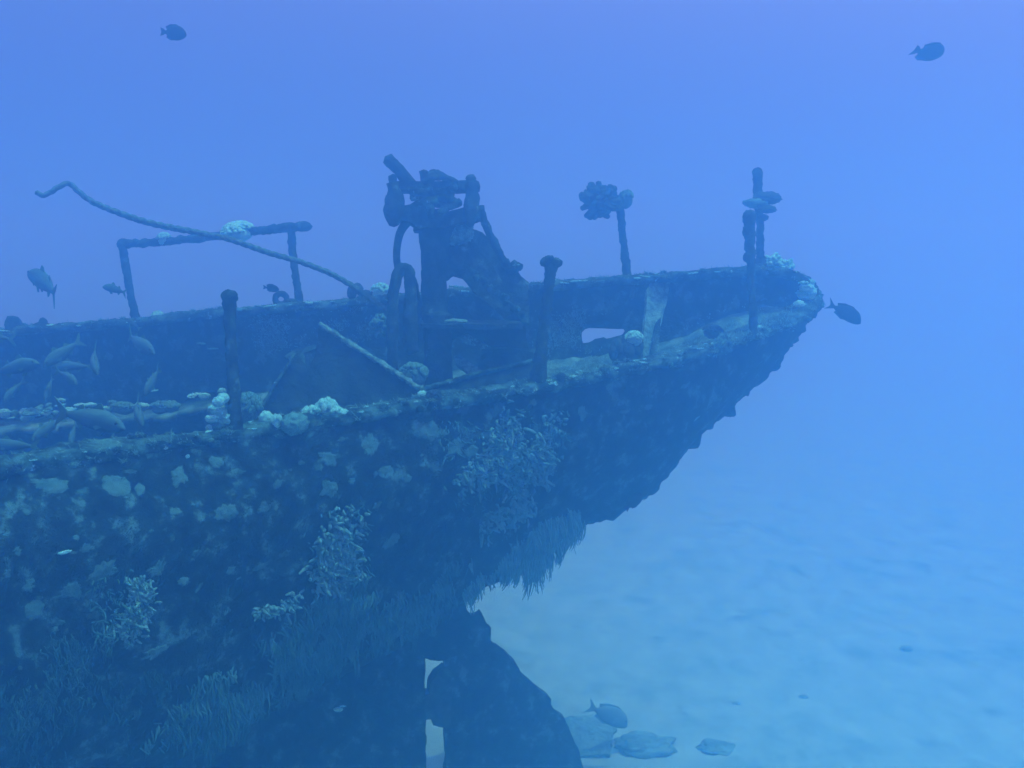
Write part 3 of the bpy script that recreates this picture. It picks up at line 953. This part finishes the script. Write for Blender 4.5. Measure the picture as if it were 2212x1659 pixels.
for x, y, a, b in [(376, 1105, 13, 9), (568, 1100, 14, 11), (740, 950, 12, 6), (815, 1092, 12, 9), (845, 1090, 14, 12), (845, 1170, 23, 16), (1330, 860, 14, 16), (1350, 888, 15, 7), (188, 1184, 12, 9), (62, 1265, 12, 12), (565, 1222, 15, 10), (614, 1197, 14, 9), (500, 1232, 9, 9), (1075, 885, 20, 14), (1000, 885, 16, 12), (1495, 795, 13, 6), (1520, 772, 12, 6), (1482, 832, 14, 5), (1410, 832, 12, 5), (1290, 1012, 16, 6), (1280, 1070, 12, 5), (1400, 880, 14, 6), (1440, 845, 10, 5), (1180, 1095, 12, 8), (520, 1020, 9, 6), (650, 1000, 8, 6), (600, 1045, 14, 8), (690, 1010, 10, 8), (880, 1035, 12, 9), (330, 985, 12, 6), (180, 1062, 16, 9), (280, 1020, 14, 6), (425, 1195, 9, 7), (400, 1255, 14, 8), (340, 1230, 18, 14), (200, 1330, 12, 11), (115, 1390, 9, 8), (40, 1190, 10, 8), (430, 1270, 12, 6), (490, 1320, 11, 8), (660, 1220, 9, 7), (130, 1345, 8, 6), (15, 1240, 8, 7), (760, 1040, 9, 7), (1330, 930, 12, 5), (1240, 960, 10, 6), (1360, 1000, 11, 4), (730, 985, 8, 6), (955, 935, 12, 9), (1150, 870, 14, 8)]:
    crust(x, y, a, b, M_CRUSTF if rng.random() < .75 else M_CRUST, 'small faint crust among those speckling the near hull side', 'small crusts on the near hull', rot=rng.uniform(0, .8), lob=.45, thick=.005)
for _ in range(70):
    X, Y = rng.uniform(0, 1350), rng.uniform(870, 1500)
    h = hit(X, Y, [hull_bvh])
    if h is None or h[3] > 8.2 or Y > 1480 - X * .2: continue
    crust(X, Y, rng.uniform(4, 9), rng.uniform(3, 6), M_CRUSTF if rng.random() < .8 else M_CRUST, 'small faint crust among those speckling the near hull side', 'small crusts on the near hull', rot=rng.uniform(0, .8), lob=.45, thick=.006)
for _ in range(60):
    X = rng.uniform(0, 1640)
    Y = rng.uniform(720 - X * .08, 850 - X * .1)
    h = hit(X, Y)
    if h is None or h[3] < 9.3 or abs(h[1].z) > .7 or in_poly(X, Y, [(1230, 690), (1380, 690), (1380, 770), (1230, 770)]): continue
    crust(X, Y, rng.uniform(7, 18), rng.uniform(5, 13), M_CRUSTF if rng.random() < .5 else M_CRUST, 'faint blotchy crust on the inner face of the far bulwark', 'crusts inside the far bulwark', rot=rng.uniform(0, 3), lob=.6, thick=.008, off=.05)
for x, y, a, b, lb in [(140, 1193, 13, 4, 'bright white bone shaped crust on the left of the hull'), (290, 1315, 11, 5, 'bright slanting speck of white crust above the lower left branching coral'), (405, 986, 5, 4, 'tiny white crust close under the near rail left of the post'), (946, 1012 - 100, 6, 7, None)]:
    if lb: crust(x, y, a, b, M_CORAL, lb, rot=.4, thick=.02)
coral(816, 902, .05, KNO[1], M_CORAL, 'small white tuft on the hull just under the near rail', trees=[hull_bvh])


# ------------------------------------------------------------------ branching and hanging growth on the hull
def strands(regions, count, lmin, lmax, r0, down, out, wob, seg=5, clump=False, fork=.0, jit=0):
    parts = []
    tries = 0
    made = 0
    while made < count and tries < count * 30:
        tries += 1
        poly, w = rng.choices(regions, weights=[q[1] for q in regions])[0]
        xs = [q[0] for q in poly]; ys = [q[1] for q in poly]
        X, Y = rng.uniform(min(xs), max(xs)), rng.uniform(min(ys), max(ys))
        if not in_poly(X, Y, poly): continue
        if jit:
            X, Y = rng.gauss(X, jit), rng.gauss(Y, jit)
        h = hit(X, Y, [hull_bvh])
        if h is None: continue
        n = h[1]
        if n.dot(CAM - h[0]) < 0: n = -n
        cn = noise.noise(h[0] * 2.4 + Vector((3, 8, 1))) + .5 * noise.noise(h[0] * 6)
        if clump and cn < rng.uniform(-.25, .3): continue
        L = (lmin + (lmax - lmin) * rng.random() ** 1.6) * (1 + .6 * max(0, cn) if clump else 1)
        d = (n * out + Vector((0, 0, -1)) * down + Vector((rng.gauss(0, 1), rng.gauss(0, 1), rng.gauss(0, 1))) * wob).normalized()
        p = h[0] - n * .01
        mid = p + d * L * .5 + Vector((rng.gauss(0, 1), rng.gauss(0, 1), rng.gauss(0, .5))) * L * .34
        end = p + d * L + Vector((rng.gauss(0, 1), rng.gauss(0, .6), -abs(rng.gauss(0, 1)))) * L * .26
        r = r0 * rng.uniform(.7, 1.3)
        parts.append(thin([p, mid, end], [r, r, r * .8], seg))
        if rng.random() < fork:
            e2 = mid + (d + Vector((rng.gauss(0, .5), rng.gauss(0, .5), rng.gauss(0, .5)))).normalized() * L * .5
            parts.append(thin([mid, mid.lerp(e2, .5), e2], [r * .9, r * .85, r * .7], seg))
        made += 1
    return merge(parts)


def thin(ps, rs, seg=5):
    """A soft curved finger from ps[0] to ps[2], pulled towards ps[1]."""
    v, f = [], []
    a = None
    N = 7
    pts = [ps[0] * (1 - t) ** 2 + ps[1] * (2 * t * (1 - t)) + ps[2] * t ** 2 for t in [k / (N - 1) for k in range(N)]]
    for i, p in enumerate(pts):
        t = (pts[min(i + 1, N - 1)] - pts[max(0, i - 1)]).normalized()
        a = t.orthogonal().normalized() if a is None else (a - t * a.dot(t)).normalized()
        b = t.cross(a)
        u = i / (N - 1)
        r = (rs[0] + (rs[2] - rs[0]) * u) * (.85 + .35 * math.sin(math.pi * u)) * rng.uniform(.85, 1.18)
        for j in range(seg):
            th = 2 * math.pi * j / seg
            v.append(p + (a * math.cos(th) + b * math.sin(th)) * r)
    for i in range(N - 1):
        for j in range(seg):
            f.append((i * seg + j, i * seg + (j + 1) % seg, (i + 1) * seg + (j + 1) % seg, (i + 1) * seg + j))
    c = len(v)
    v.append(pts[-1] + (pts[-1] - pts[-2]).normalized() * rs[2] * .9)
    for j in range(seg):
        f.append(((N - 1) * seg + j, (N - 1) * seg + (j + 1) % seg, c))
    return v, f


def tufts(regions, count, lmin, lmax, r0, out, per=9, spread=.03, seg=5):
    """Drooping tufts: strands that leave the hull side by side and run together towards a shared hanging tip."""
    parts = []
    made = tries = 0
    while made < count and tries < count * 30:
        tries += 1
        poly, w = rng.choices(regions, weights=[q[1] for q in regions])[0]
        xs = [q[0] for q in poly]; ys = [q[1] for q in poly]
        X, Y = rng.uniform(min(xs), max(xs)), rng.uniform(min(ys), max(ys))
        if not in_poly(X, Y, poly): continue
        X, Y = rng.gauss(X, 8), rng.gauss(Y, 8)
        h = hit(X, Y, [hull_bvh])
        if h is None: continue
        n = h[1] if h[1].dot(CAM - h[0]) > 0 else -h[1]
        cn = noise.noise(h[0] * 2.4 + Vector((3, 8, 1))) + .5 * noise.noise(h[0] * 6)
        if cn < rng.uniform(-.4, .2): continue
        made += 1
        L = (lmin + (lmax - lmin) * rng.random() ** 1.5) * (1 + .5 * max(0, cn))
        d = (n * out + Vector((rng.gauss(-.15, .22), rng.gauss(0, .15), -1))).normalized()
        tip = h[0] + d * L
        e1 = n.orthogonal().normalized()
        e2 = n.cross(e1)
        for _ in range(rng.randint(per // 2, per)):
            q = h[0] + e1 * rng.gauss(0, spread) + e2 * rng.gauss(0, spread)
            nr = hull_bvh.find_nearest(q)
            q = nr[0] - n * .008
            k = rng.uniform(.35, 1.0)
            en = q.lerp(tip, k) + Vector((rng.gauss(0, 1), rng.gauss(0, 1), rng.gauss(0, 1))) * spread * .5
            mid = q.lerp(en, .45) + n * L * rng.uniform(.08, .3) + Vector((rng.gauss(0, 1), 0, 0)) * L * .1
            r = r0 * rng.uniform(.7, 1.3)
            parts.append(thin([q, mid, en], [r, r, r * .35], seg))
    return merge(parts)


def growth(name, vf, m, label, cat, group=None, kind=None):
    o = link(name, mesh(name, *vf), m)
    tag(o, label, cat, group, kind)
    return o


# tall pale branching coral in the middle of the hull
c1 = [([(735, 1100), (765, 1110), (772, 1180), (740, 1190), (720, 1140)], 1.2), ([(700, 1140), (745, 1150), (750, 1215), (700, 1220), (685, 1180)], 2), ([(690, 1210), (770, 1190), (778, 1240), (740, 1290), (690, 1270)], 2.2), ([(668, 1225), (700, 1215), (720, 1270), (690, 1270)], 1)]
growth('branching_coral', strands(c1, 460, .03, .10, .0115, .0, .7, .6, seg=7, fork=.8, jit=8), M_BRANCH, 'tall pale branching coral standing on the hull between two rows of crusts', 'coral')
# spread branching coral below the gear
c2 = [([(1085, 895), (1110, 900), (1110, 960), (1075, 950)], .8), ([(1010, 1000), (1130, 960), (1190, 985), (1185, 1045), (1100, 1030), (1010, 1050), (985, 1040)], 4), ([(1060, 940), (1120, 945), (1120, 985), (1060, 985)], 1), ([(1150, 960), (1185, 890), (1215, 895), (1190, 950), (1185, 1000), (1155, 990)], 1.4), ([(1105, 1060), (1140, 1040), (1140, 1110), (1110, 1120)], .9), ([(1045, 1125), (1110, 1090), (1140, 1100), (1120, 1130), (1040, 1150)], 1.5)]
growth('branching_coral', strands(c2, 1100, .025, .09, .0115, .15, .6, .65, seg=6, fork=.7, jit=10), M_BRANCH, 'broad sprawling pale branching coral on the hull below the middle post', 'coral')
c3 = [([(270, 1260), (315, 1255), (325, 1275), (290, 1290)], .8), ([(290, 1295), (322, 1275), (320, 1340), (285, 1375), (225, 1375), (255, 1335)], 2)]
growth('branching_coral', strands(c3, 360, .02, .065, .0085, .3, .6, .6, seg=6, fork=.6, jit=8), M_BRANCH, 'small pale branching coral on the lower left of the hull', 'coral')
c4 = [([(550, 1325), (560, 1315), (610, 1305), (630, 1280), (650, 1285), (625, 1320), (590, 1330)], 1)]
growth('branching_coral', strands(c4, 120, .025, .07, .0105, .0, .7, .6, seg=6, fork=.6, jit=4), M_BRANCH, 'arched pale branching coral left of the tall branching one', 'coral')
w1 = [([(950, 900), (1230, 880), (1240, 1000), (1150, 1160), (1020, 1160), (940, 1020)], 2.4), ([(640, 1100), (800, 1080), (800, 1300), (640, 1310)], 1.2), ([(200, 1230), (350, 1230), (340, 1390), (190, 1390)], .6), ([(1130, 1040), (1260, 1000), (1260, 1110), (1150, 1130)], .6)]
growth('wispy_growth', strands(w1, 900, .015, .07, .0055, .4, .5, .6, seg=5, fork=.4, clump=True), M_FRINGE, 'thin wispy growth scattered over the hull around the branching corals', 'algae', kind='stuff')
# curtains hanging under the hull
f1 = [([(1135, 1150), (1190, 1120), (1245, 1110), (1248, 1150), (1200, 1180), (1135, 1215)], 1)]
growth('hanging_coral', tufts(f1, 120, .08, .36, .009, .35, per=12, spread=.03), M_HANG, 'rightmost clump of drooping coral hanging below the hull beside the rudder', 'coral')
f2 = [([(1000, 1230), (1030, 1205), (1180, 1165), (1170, 1205), (1050, 1255), (1010, 1290)], 1)]
growth('hanging_coral', tufts(f2, 130, .05, .24, .0085, .3, per=11, spread=.028), M_HANG, 'low curtain of drooping coral above the top of the rudder', 'coral')
f3 = [([(690, 1290), (780, 1260), (900, 1290), (1000, 1215), (1010, 1285), (900, 1360), (800, 1400), (700, 1450), (640, 1490), (620, 1420), (660, 1350)], 3.2), ([(440, 1470), (560, 1400), (660, 1340), (700, 1440), (560, 1550), (440, 1620)], 1.6), ([(300, 1620), (430, 1490), (560, 1540), (420, 1650)], .5)]
growth('coral_fringe', tufts(f3, 800, .05, .17, .0075, .3, per=11, spread=.03), M_FRINGE, 'dense drooping fringe growing along the turn of the hull', 'coral fringe', kind='stuff')


f4 = [([(0, 1440), (120, 1360), (230, 1400), (250, 1480), (150, 1600), (0, 1640)], 1), ([(150, 1560), (330, 1440), (420, 1480), (200, 1650), (60, 1655)], .8)]
growth('coral_fringe', tufts(f4, 280, .03, .09, .0045, .3, per=9, spread=.022), M_FRINGED, 'faint thin fringe streaking the lowest left part of the hull', 'coral fringe', kind='stuff')
# short turf on the hull side and rail cap, and rough knobs along the stern edge
def spikes(pts_n, lmin, lmax, r, lean):
    v, f = [], []
    for p, n in pts_n:
        L = rng.uniform(lmin, lmax)
        d = (n + lean + Vector((rng.gauss(0, .3), rng.gauss(0, .3), rng.gauss(0, .3)))).normalized()
        a = d.orthogonal().normalized()
        b = d.cross(a)
        o = len(v)
        q = p - n * .004
        v += [q + a * r, q - a * .5 * r + b * .87 * r, q - a * .5 * r - b * .87 * r, q + d * L]
        f += [(o, o + 1, o + 3), (o + 1, o + 2, o + 3), (o + 2, o, o + 3)]
    return v, f


f5 = [([(1180, 690), (1240, 680), (1330, 700), (1300, 705), (1250, 715), (1230, 790), (1180, 800)], 1.2), ([(1470, 735), (1560, 690), (1680, 660), (1700, 690), (1600, 728), (1500, 745)], 1.3), ([(960, 740), (1040, 720), (1030, 790), (970, 770)], .7), ([(700, 690), (790, 660), (830, 700), (780, 735)], .5), ([(1195, 800), (1290, 775), (1330, 785), (1230, 805)], .8), ([(560, 690), (640, 680), (650, 745), (570, 770)], .4)]


def inner(regions, count):
    out = []
    while len(out) < count:
        poly, w = rng.choices(regions, weights=[q[1] for q in regions])[0]
        xs = [q[0] for q in poly]; ys = [q[1] for q in poly]
        X, Y = rng.uniform(min(xs), max(xs)), rng.uniform(min(ys), max(ys))
        if not in_poly(X, Y, poly): continue
        X, Y = rng.gauss(X, 14), rng.gauss(Y, 10)
        h = hit(X, Y)
        if h is None or noise.noise(h[0] * 4) < rng.uniform(-.2, .45): continue
        n = h[1] if h[1].dot(CAM - h[0]) > 0 else -h[1]
        off = .05 if h[3] > 9.2 and n.z < .5 else 0
        out.append((h[0] + n * off, n))
    return out


growth('pale_turf', spikes(inner(f5, 5200), .012, .04, .009, Vector((-.2, 0, .6))), M_PALE, 'pale fuzzy turf patching the inside of the bulwarks and deck', 'algae', kind='stuff')


pn = []
for _ in range(24000):
    k = rng.randrange(len(cap.data.polygons))
    pl = cap.data.polygons[k]
    if pl.normal.z < -.3: continue
    c = pl.center
    if noise.noise(c * 2.1) < -.3: continue
    w = [rng.random() for _ in pl.vertices]
    s = sum(w)
    pn.append((sum((cap.data.vertices[i].co * (x / s) for i, x in zip(pl.vertices, w)), Vector()), pl.normal.copy()))
growth('turf_algae', spikes(pn, .012, .05, .005, Vector((-.5, -.3, -.1))), M_PALE, 'short pale algae turf matting the rail cap', 'algae', kind='stuff')
pn = []
while len(pn) < 22000:
    X, Y = rng.uniform(-80, 1720), rng.uniform(690, 1659)
    h = hit(X, Y, [hull_bvh])
    if h is None or h[0].y > 9.3 or h[3] > 9.4: continue
    if noise.noise(h[0] * 1.7 + Vector((4, 4, 4))) + .5 * noise.noise(h[0] * 6) < rng.uniform(-.3, .25): continue
    n = h[1] if h[1].dot(CAM - h[0]) > 0 else -h[1]
    pn.append((h[0], n))
for ob in (rudder, dead):
    for _ in range(1500):
        pl = rng.choice(ob.data.polygons)
        w = [rng.random() for _ in pl.vertices]
        t = sum(w)
        pn.append((sum((ob.data.vertices[i].co * (x / t) for i, x in zip(pl.vertices, w)), Vector()), pl.normal.copy()))
growth('algae_fuzz', spikes(pn, .012, .04, .0045, Vector((-.9, 0, -.9))), M_TURF, 'short drab algae fuzz covering the near hull side', 'algae', kind='stuff')

# ------------------------------------------------------------------ fish
def fish_parts(prof, fins, bend=0.0):
    """prof: (x, top, bottom, half width) from snout 0 to tail root; fins: name -> list of outlines in x, z."""
    def bd(x, y, z):
        return Vector((-x, y + bend * max(0, x - .25) ** 2, z))
    n, sg = 26, 14
    cols = [cat_rom([Vector((q[0], q[k], 0)) for q in prof], n) for k in (1, 2, 3)]
    v, f = [], []
    for i in range(n):
        x = cols[0][i].x
        t, b, w = cols[0][i].y, cols[1][i].y, max(.004, cols[2][i].y)
        for j in range(sg):
            a = 2 * math.pi * j / sg
            v.append(bd(x, w * math.sin(a), (t + b) / 2 + (t - b) / 2 * math.cos(a)))
    for i in range(n - 1):
        for j in range(sg):
            f.append((i * sg + j, i * sg + (j + 1) % sg, (i + 1) * sg + (j + 1) % sg, (i + 1) * sg + j))
    f.append(tuple(range(sg))[::-1])
    f.append(tuple(range((n - 1) * sg, n * sg)))
    out = {'body': [mesh('fish_body', v, f)]}
    for nm, outs in fins.items():
        out[nm] = []
        for o_, y0, y1 in outs:
            vv, ff = [], []
            m = len(o_)
            for s in (-1, 1):
                for k, (x, z) in enumerate(o_):
                    t = k / (m - 1)
                    fl = y0 + (y1 - y0) * (1 - abs(2 * t - 1))
                    vv.append(bd(x, fl + s * .005, z))
            ff.append(tuple(range(m)))
            ff.append(tuple(range(m, 2 * m))[::-1])
            for k in range(m):
                ff.append((k, k + m, (k + 1) % m + m, (k + 1) % m))
            out[nm].append(mesh(nm, vv, ff, smooth=False))
    return out


GOAT = [(a, b * 1.15, c * 1.15, d * 1.2) for a, b, c, d in [(0, -.03, -.04, .012), (.06, .035, -.075, .04), (.16, .085, -.10, .06), (.30, .115, -.11, .072), (.45, .105, -.10, .068), (.60, .08, -.075, .05), (.73, .045, -.045, .028), (.82, .028, -.03, .015)]]
GFIN = {'tail_fin': [([(.80, .03), (.86, .07), (1.0, .17), (.95, .06), (.91, 0), (.95, -.06), (1.0, -.17), (.86, -.07), (.80, -.03)], 0, 0)],
        'dorsal_fin': [([(.28, .108), (.33, .20), (.38, .19), (.45, .11)], 0, 0), ([(.56, .085), (.59, .15), (.64, .13), (.69, .06)], 0, 0)],
        'anal_fin': [([(.57, -.078), (.62, -.15), (.66, -.12), (.70, -.05)], 0, 0)],
        'pelvic_fin': [([(.27, -.105), (.34, -.18), (.37, -.17), (.34, -.10)], .02, .03), ([(.27, -.105), (.34, -.18), (.37, -.17), (.34, -.10)], -.02, -.03)],
        'pectoral_fin': [([(.22, -.03), (.33, -.09), (.36, -.05), (.24, .0)], .06, .1), ([(.22, -.03), (.33, -.09), (.36, -.05), (.24, .0)], -.06, -.1)]}
ROUND = [(0, -.02, -.04, .015), (.06, .10, -.12, .05), (.18, .20, -.19, .085), (.36, .255, -.235, .095), (.54, .235, -.22, .075), (.68, .16, -.16, .045), (.76, .07, -.075, .025), (.82, .055, -.06, .015)]
RFIN = {'tail_fin': [([(.80, .05), (.88, .10), (1.0, .14), (.95, .0), (1.0, -.14), (.88, -.10), (.80, -.05)], 0, 0)],
        'dorsal_fin': [([(.22, .19), (.40, .285), (.62, .265), (.80, .17), (.74, .09), (.55, .2), (.36, .22)], 0, 0)],
        'anal_fin': [([(.45, -.22), (.58, -.25), (.76, -.17), (.72, -.09), (.55, -.18)], 0, 0)],
        'pectoral_fin': [([(.26, -.02), (.40, -.08), (.40, .02), (.28, .04)], .085, .11), ([(.26, -.02), (.40, -.08), (.40, .02), (.28, .04)], -.085, -.11)]}
SURG = [(0, -.06, -.09, .015), (.05, .04, -.13, .04), (.15, .14, -.165, .065), (.32, .19, -.18, .075), (.5, .175, -.165, .062), (.64, .13, -.12, .042), (.74, .06, -.055, .022), (.80, .035, -.035, .012)]
SFIN = {'tail_fin': [([(.78, .035), (.85, .07), (1.0, .17), (.92, .05), (.90, 0), (.92, -.05), (1.0, -.15), (.85, -.07), (.78, -.035)], 0, 0)],
        'dorsal_fin': [([(.16, .14), (.36, .215), (.58, .20), (.76, .13), (.72, .06), (.5, .15), (.32, .16)], 0, 0)],
        'anal_fin': [([(.38, -.165), (.5, -.20), (.74, -.12), (.70, -.05), (.5, -.14)], 0, 0)],
        'pectoral_fin': [([(.24, -.03), (.37, -.1), (.38, .0), (.26, .03)], .07, .1), ([(.24, -.03), (.37, -.1), (.38, .0), (.26, .03)], -.07, -.1)]}
KINDS = {}
for nm, pr, fn in (('bass', SURG, SFIN), ('goatfish', GOAT, GFIN), ('damselfish', ROUND, RFIN), ('surgeonfish', SURG, SFIN)):
    for bend in (0, .5, -.5):                     # straight, and gently curved either way
        KINDS[nm, bend] = fish_parts(pr, fn, bend * .5)
eye_me = mesh('eye', *lump_vf((0, 0, 0), .02, sub=2, amp=0))


def fish(kind, head, tail, d0, d1, label, group=None, bend=0, roll=0):
    parts = KINDS[kind, bend]
    body_m = {'goatfish': M_GFISH, 'bass': M_BASS}.get(kind, M_DFISH)
    a, b = P(*head, d0), P(*tail, d1)
    L = (a - b).length
    xd = (a - b).normalized()
    zd = Vector((0, 0, 1))
    zd = (zd - xd * zd.dot(xd)).normalized()
    yd = zd.cross(xd)
    M = Matrix((xd, yd, zd)).transposed().to_4x4()
    M = Matrix.Translation(a) @ M @ Matrix.Rotation(roll, 4, 'X') @ Matrix.Scale(L, 4)
    me = parts['body'][0]
    if not me.materials: me.materials.append(body_m)
    o = bpy.data.objects.new('reef_fish' if kind == 'bass' else kind, me)
    sc.collection.objects.link(o)
    o.matrix_world = M
    tag(o, label, 'fish', group)
    for nm, ms in parts.items():
        if nm == 'body': continue
        for q in ms:
            if not q.materials: q.materials.append(M_GFIN if kind == 'goatfish' else body_m)
            c = bpy.data.objects.new(nm, q)
            sc.collection.objects.link(c)
            c.parent = o
    ex, ez, ey = {'goatfish': (.085, .02, .042), 'damselfish': (.1, .05, .055), 'surgeonfish': (.1, .03, .052), 'bass': (.1, .03, .052)}[kind]
    for s in (-1, 1):
        if not eye_me.materials: eye_me.materials.append(M_EYE)
        c = bpy.data.objects.new('eye', eye_me)
        sc.collection.objects.link(c)
        c.parent = o
        c.location = (-ex, s * ey, ez)
    return o


fish('damselfish', (403, 74), (346, 68), 7.6, 7.65, 'dark round fish swimming high in the upper left of open water', roll=.1)
fish('damselfish', (2036, 117), (1972, 108), 8.6, 8.4, 'dark oval fish swimming high in the upper right of open water', roll=.95)
fish('surgeonfish', (1862, 693), (1786, 655), 8.9, 8.9, 'dark surgeonfish heading away just off the stern tip')
fish('damselfish', (1387, 1066), (1350, 1101), 8.5, 8.5, 'dark round fish tucked under the overhanging stern', roll=-.3)
fish('damselfish', (603, 625), (568, 620), 9.6, 9.6, 'small dark fish hovering above the fairlead on the far rail', roll=.3)
fish('goatfish', (62, 586), (143, 640), 9.6, 9.2, 'goatfish in open water left of the railing, tail pointing down right', bend=.5)
fish('goatfish', (222, 617), (280, 634), 9.0, 9.3, 'goatfish in front of the left railing post, seen head on to the left', bend=-.5)
fish('goatfish', (273, 688), (304, 712), 9.6, 9.7, 'pale goatfish over the far rail at the foot of the left railing post')
sch = 'goatfish school over the open hold'
for h_, t_, d0, d1, bn, lb in [
    ((92, 790), (180, 732), 7.6, 7.9, 0, 'longest pale goatfish diving to the lower left, tail fork raised'),
    ((84, 781), (-22, 808), 7.4, 7.5, 0, 'pale goatfish at the left edge facing right below the long diving one'),
    ((-60, 722), (36, 734), 7.8, 7.9, 0, 'goatfish cut off at the left edge with only its tail showing'),
    ((7, 868), (50, 818), 7.7, 7.9, .5, 'goatfish nosing down at the far left edge above the ledge corals'),
    ((97, 866), (114, 812), 8.4, 8.6, 0, 'slim goatfish standing nose down above the ledge corals'),
    ((211, 806), (192, 752), 8.0, 8.3, .5, 'goatfish diving nose down beside the long diving one'),
    ((166, 828), (128, 798), 8.2, 8.4, -.5, 'curled goatfish turning down right in mid school'),
    ((112, 790), (206, 792), 8.6, 8.8, 0, 'faint goatfish level and facing left behind the others'),
    ((312, 852), (346, 792), 8.2, 8.5, 0, 'goatfish head down to the lower left, rightmost of the school'),
    ((334, 760), (262, 722), 9.0, 9.3, .5, 'faint goatfish slanting down right just under the far rail'),
    ((270, 920), (118, 888), 6.5, 6.7, .0, 'large goatfish facing right just below the ledge corals'),
    ((68, 950), (140, 898), 6.9, 7.2, 0, 'dim goatfish slanting down left behind the large one'),
    ((308, 916), (284, 862), 7.6, 7.9, .5, 'goatfish hanging nose down at the right end of the ledge'),
    ((150, 962), (164, 912), 7.2, 7.4, 0, 'dim goatfish standing nose down below the large one'),
    ((-30, 960), (88, 964), 6.4, 6.5, 0, 'dim goatfish at the left edge with its tail fork to the right'),
    ((146, 978), (252, 950), 6.2, 6.4, 0, 'dim goatfish low behind the near rail facing left')]:
    fish('goatfish', h_, t_, d0, d1, lb, sch, bn)
fish('bass', (1358, 1562), (1266, 1524), 11.2, 11.0, 'big hazy fish low over the sand right of the rudder')

# small white shell on the dead wood
o = link('shell', mesh('shell', *merge([lump_vf(centre(728, 1510, .2), .035, squash=(1.3, .6, .6)), lump_vf(centre(738, 1503, .2), .02, squash=(1.6, .5, .4))])), M_CORAL)
tag(o, 'tiny white shell stuck to the dark wood ahead of the rudder', 'shell')

# ------------------------------------------------------------------ things on the sand
def on_sand(X, Y):
    d = ray(X, Y)
    t = -CZ / d.z
    return CAM + d * t


def rock(X, Y, r, sq, label, group=None, m=M_ROCK):
    p = on_sand(X, Y)
    bm_v, bm_f = lump_vf((0, 0, 0), r, sub=4, amp=.45, freq=1.5, squash=sq)
    o = link('rock', mesh('rock', bm_v, bm_f), m)
    o.location = p + Vector((0, 0, r * sq[2] * .25))
    tag(o, label, 'rock', group)


rock(1392, 1616, .27, (1.5, .9, .4), 'largest dark rock on the sand right of the rudder')
rock(1545, 1620, .17, (1.3, 1, .4), 'lone dark rock on the sand right of the largest one')
p = on_sand(1278, 1612)
o = link('slab', mesh('slab', *plate_vf([p + Vector(q) for q in ((-.45, -.25, .02), (.2, -.3, .06), (.32, .1, .2), (.15, .4, .26), (-.5, .3, .2))], .07, amp=.03), smooth=False), M_ROCK)
tag(o, 'pale flat slab propped on the sand beside the rudder', 'slab')
for x, y, s in [(1735, 1505, .045), (1480, 1545, .05), (1960, 1400, .06), (1420, 1380, .06), (1590, 1520, .04)]:
    rock(x, y, s, (1.2 + rng.random() * .8, 1, .3), 'scrap of dark rubble half sunk in the open sand', 'rubble on the sand')

# ------------------------------------------------------------------ the water
bm = bmesh.new()
bmesh.ops.create_cube(bm, size=1)
me = bpy.data.meshes.new('haze')
bm.to_mesh(me)
bm.free()
hz = bpy.data.objects.new('haze', me)
sc.collection.objects.link(hz)
hz.scale = (164, 164, 10.6)
hz.location = (0, 0, 4.2)
m = bpy.data.materials.new('water_haze')
m.use_nodes = True
nt = m.node_tree
nt.nodes.remove(nt.nodes['Principled BSDF'])
vol = nt.nodes.new('ShaderNodeVolumePrincipled')
vol.inputs['Color'].default_value = (.2, .57, 1, 1)
vol.inputs['Density'].default_value = .13
vol.inputs['Anisotropy'].default_value = .78
vol.inputs['Absorption Color'].default_value = (.84, .46, .86, 1)
nt.links.new(vol.outputs[0], nt.nodes['Material Output'].inputs['Volume'])
me.materials.append(m)
tag(hz, kind='stuff')
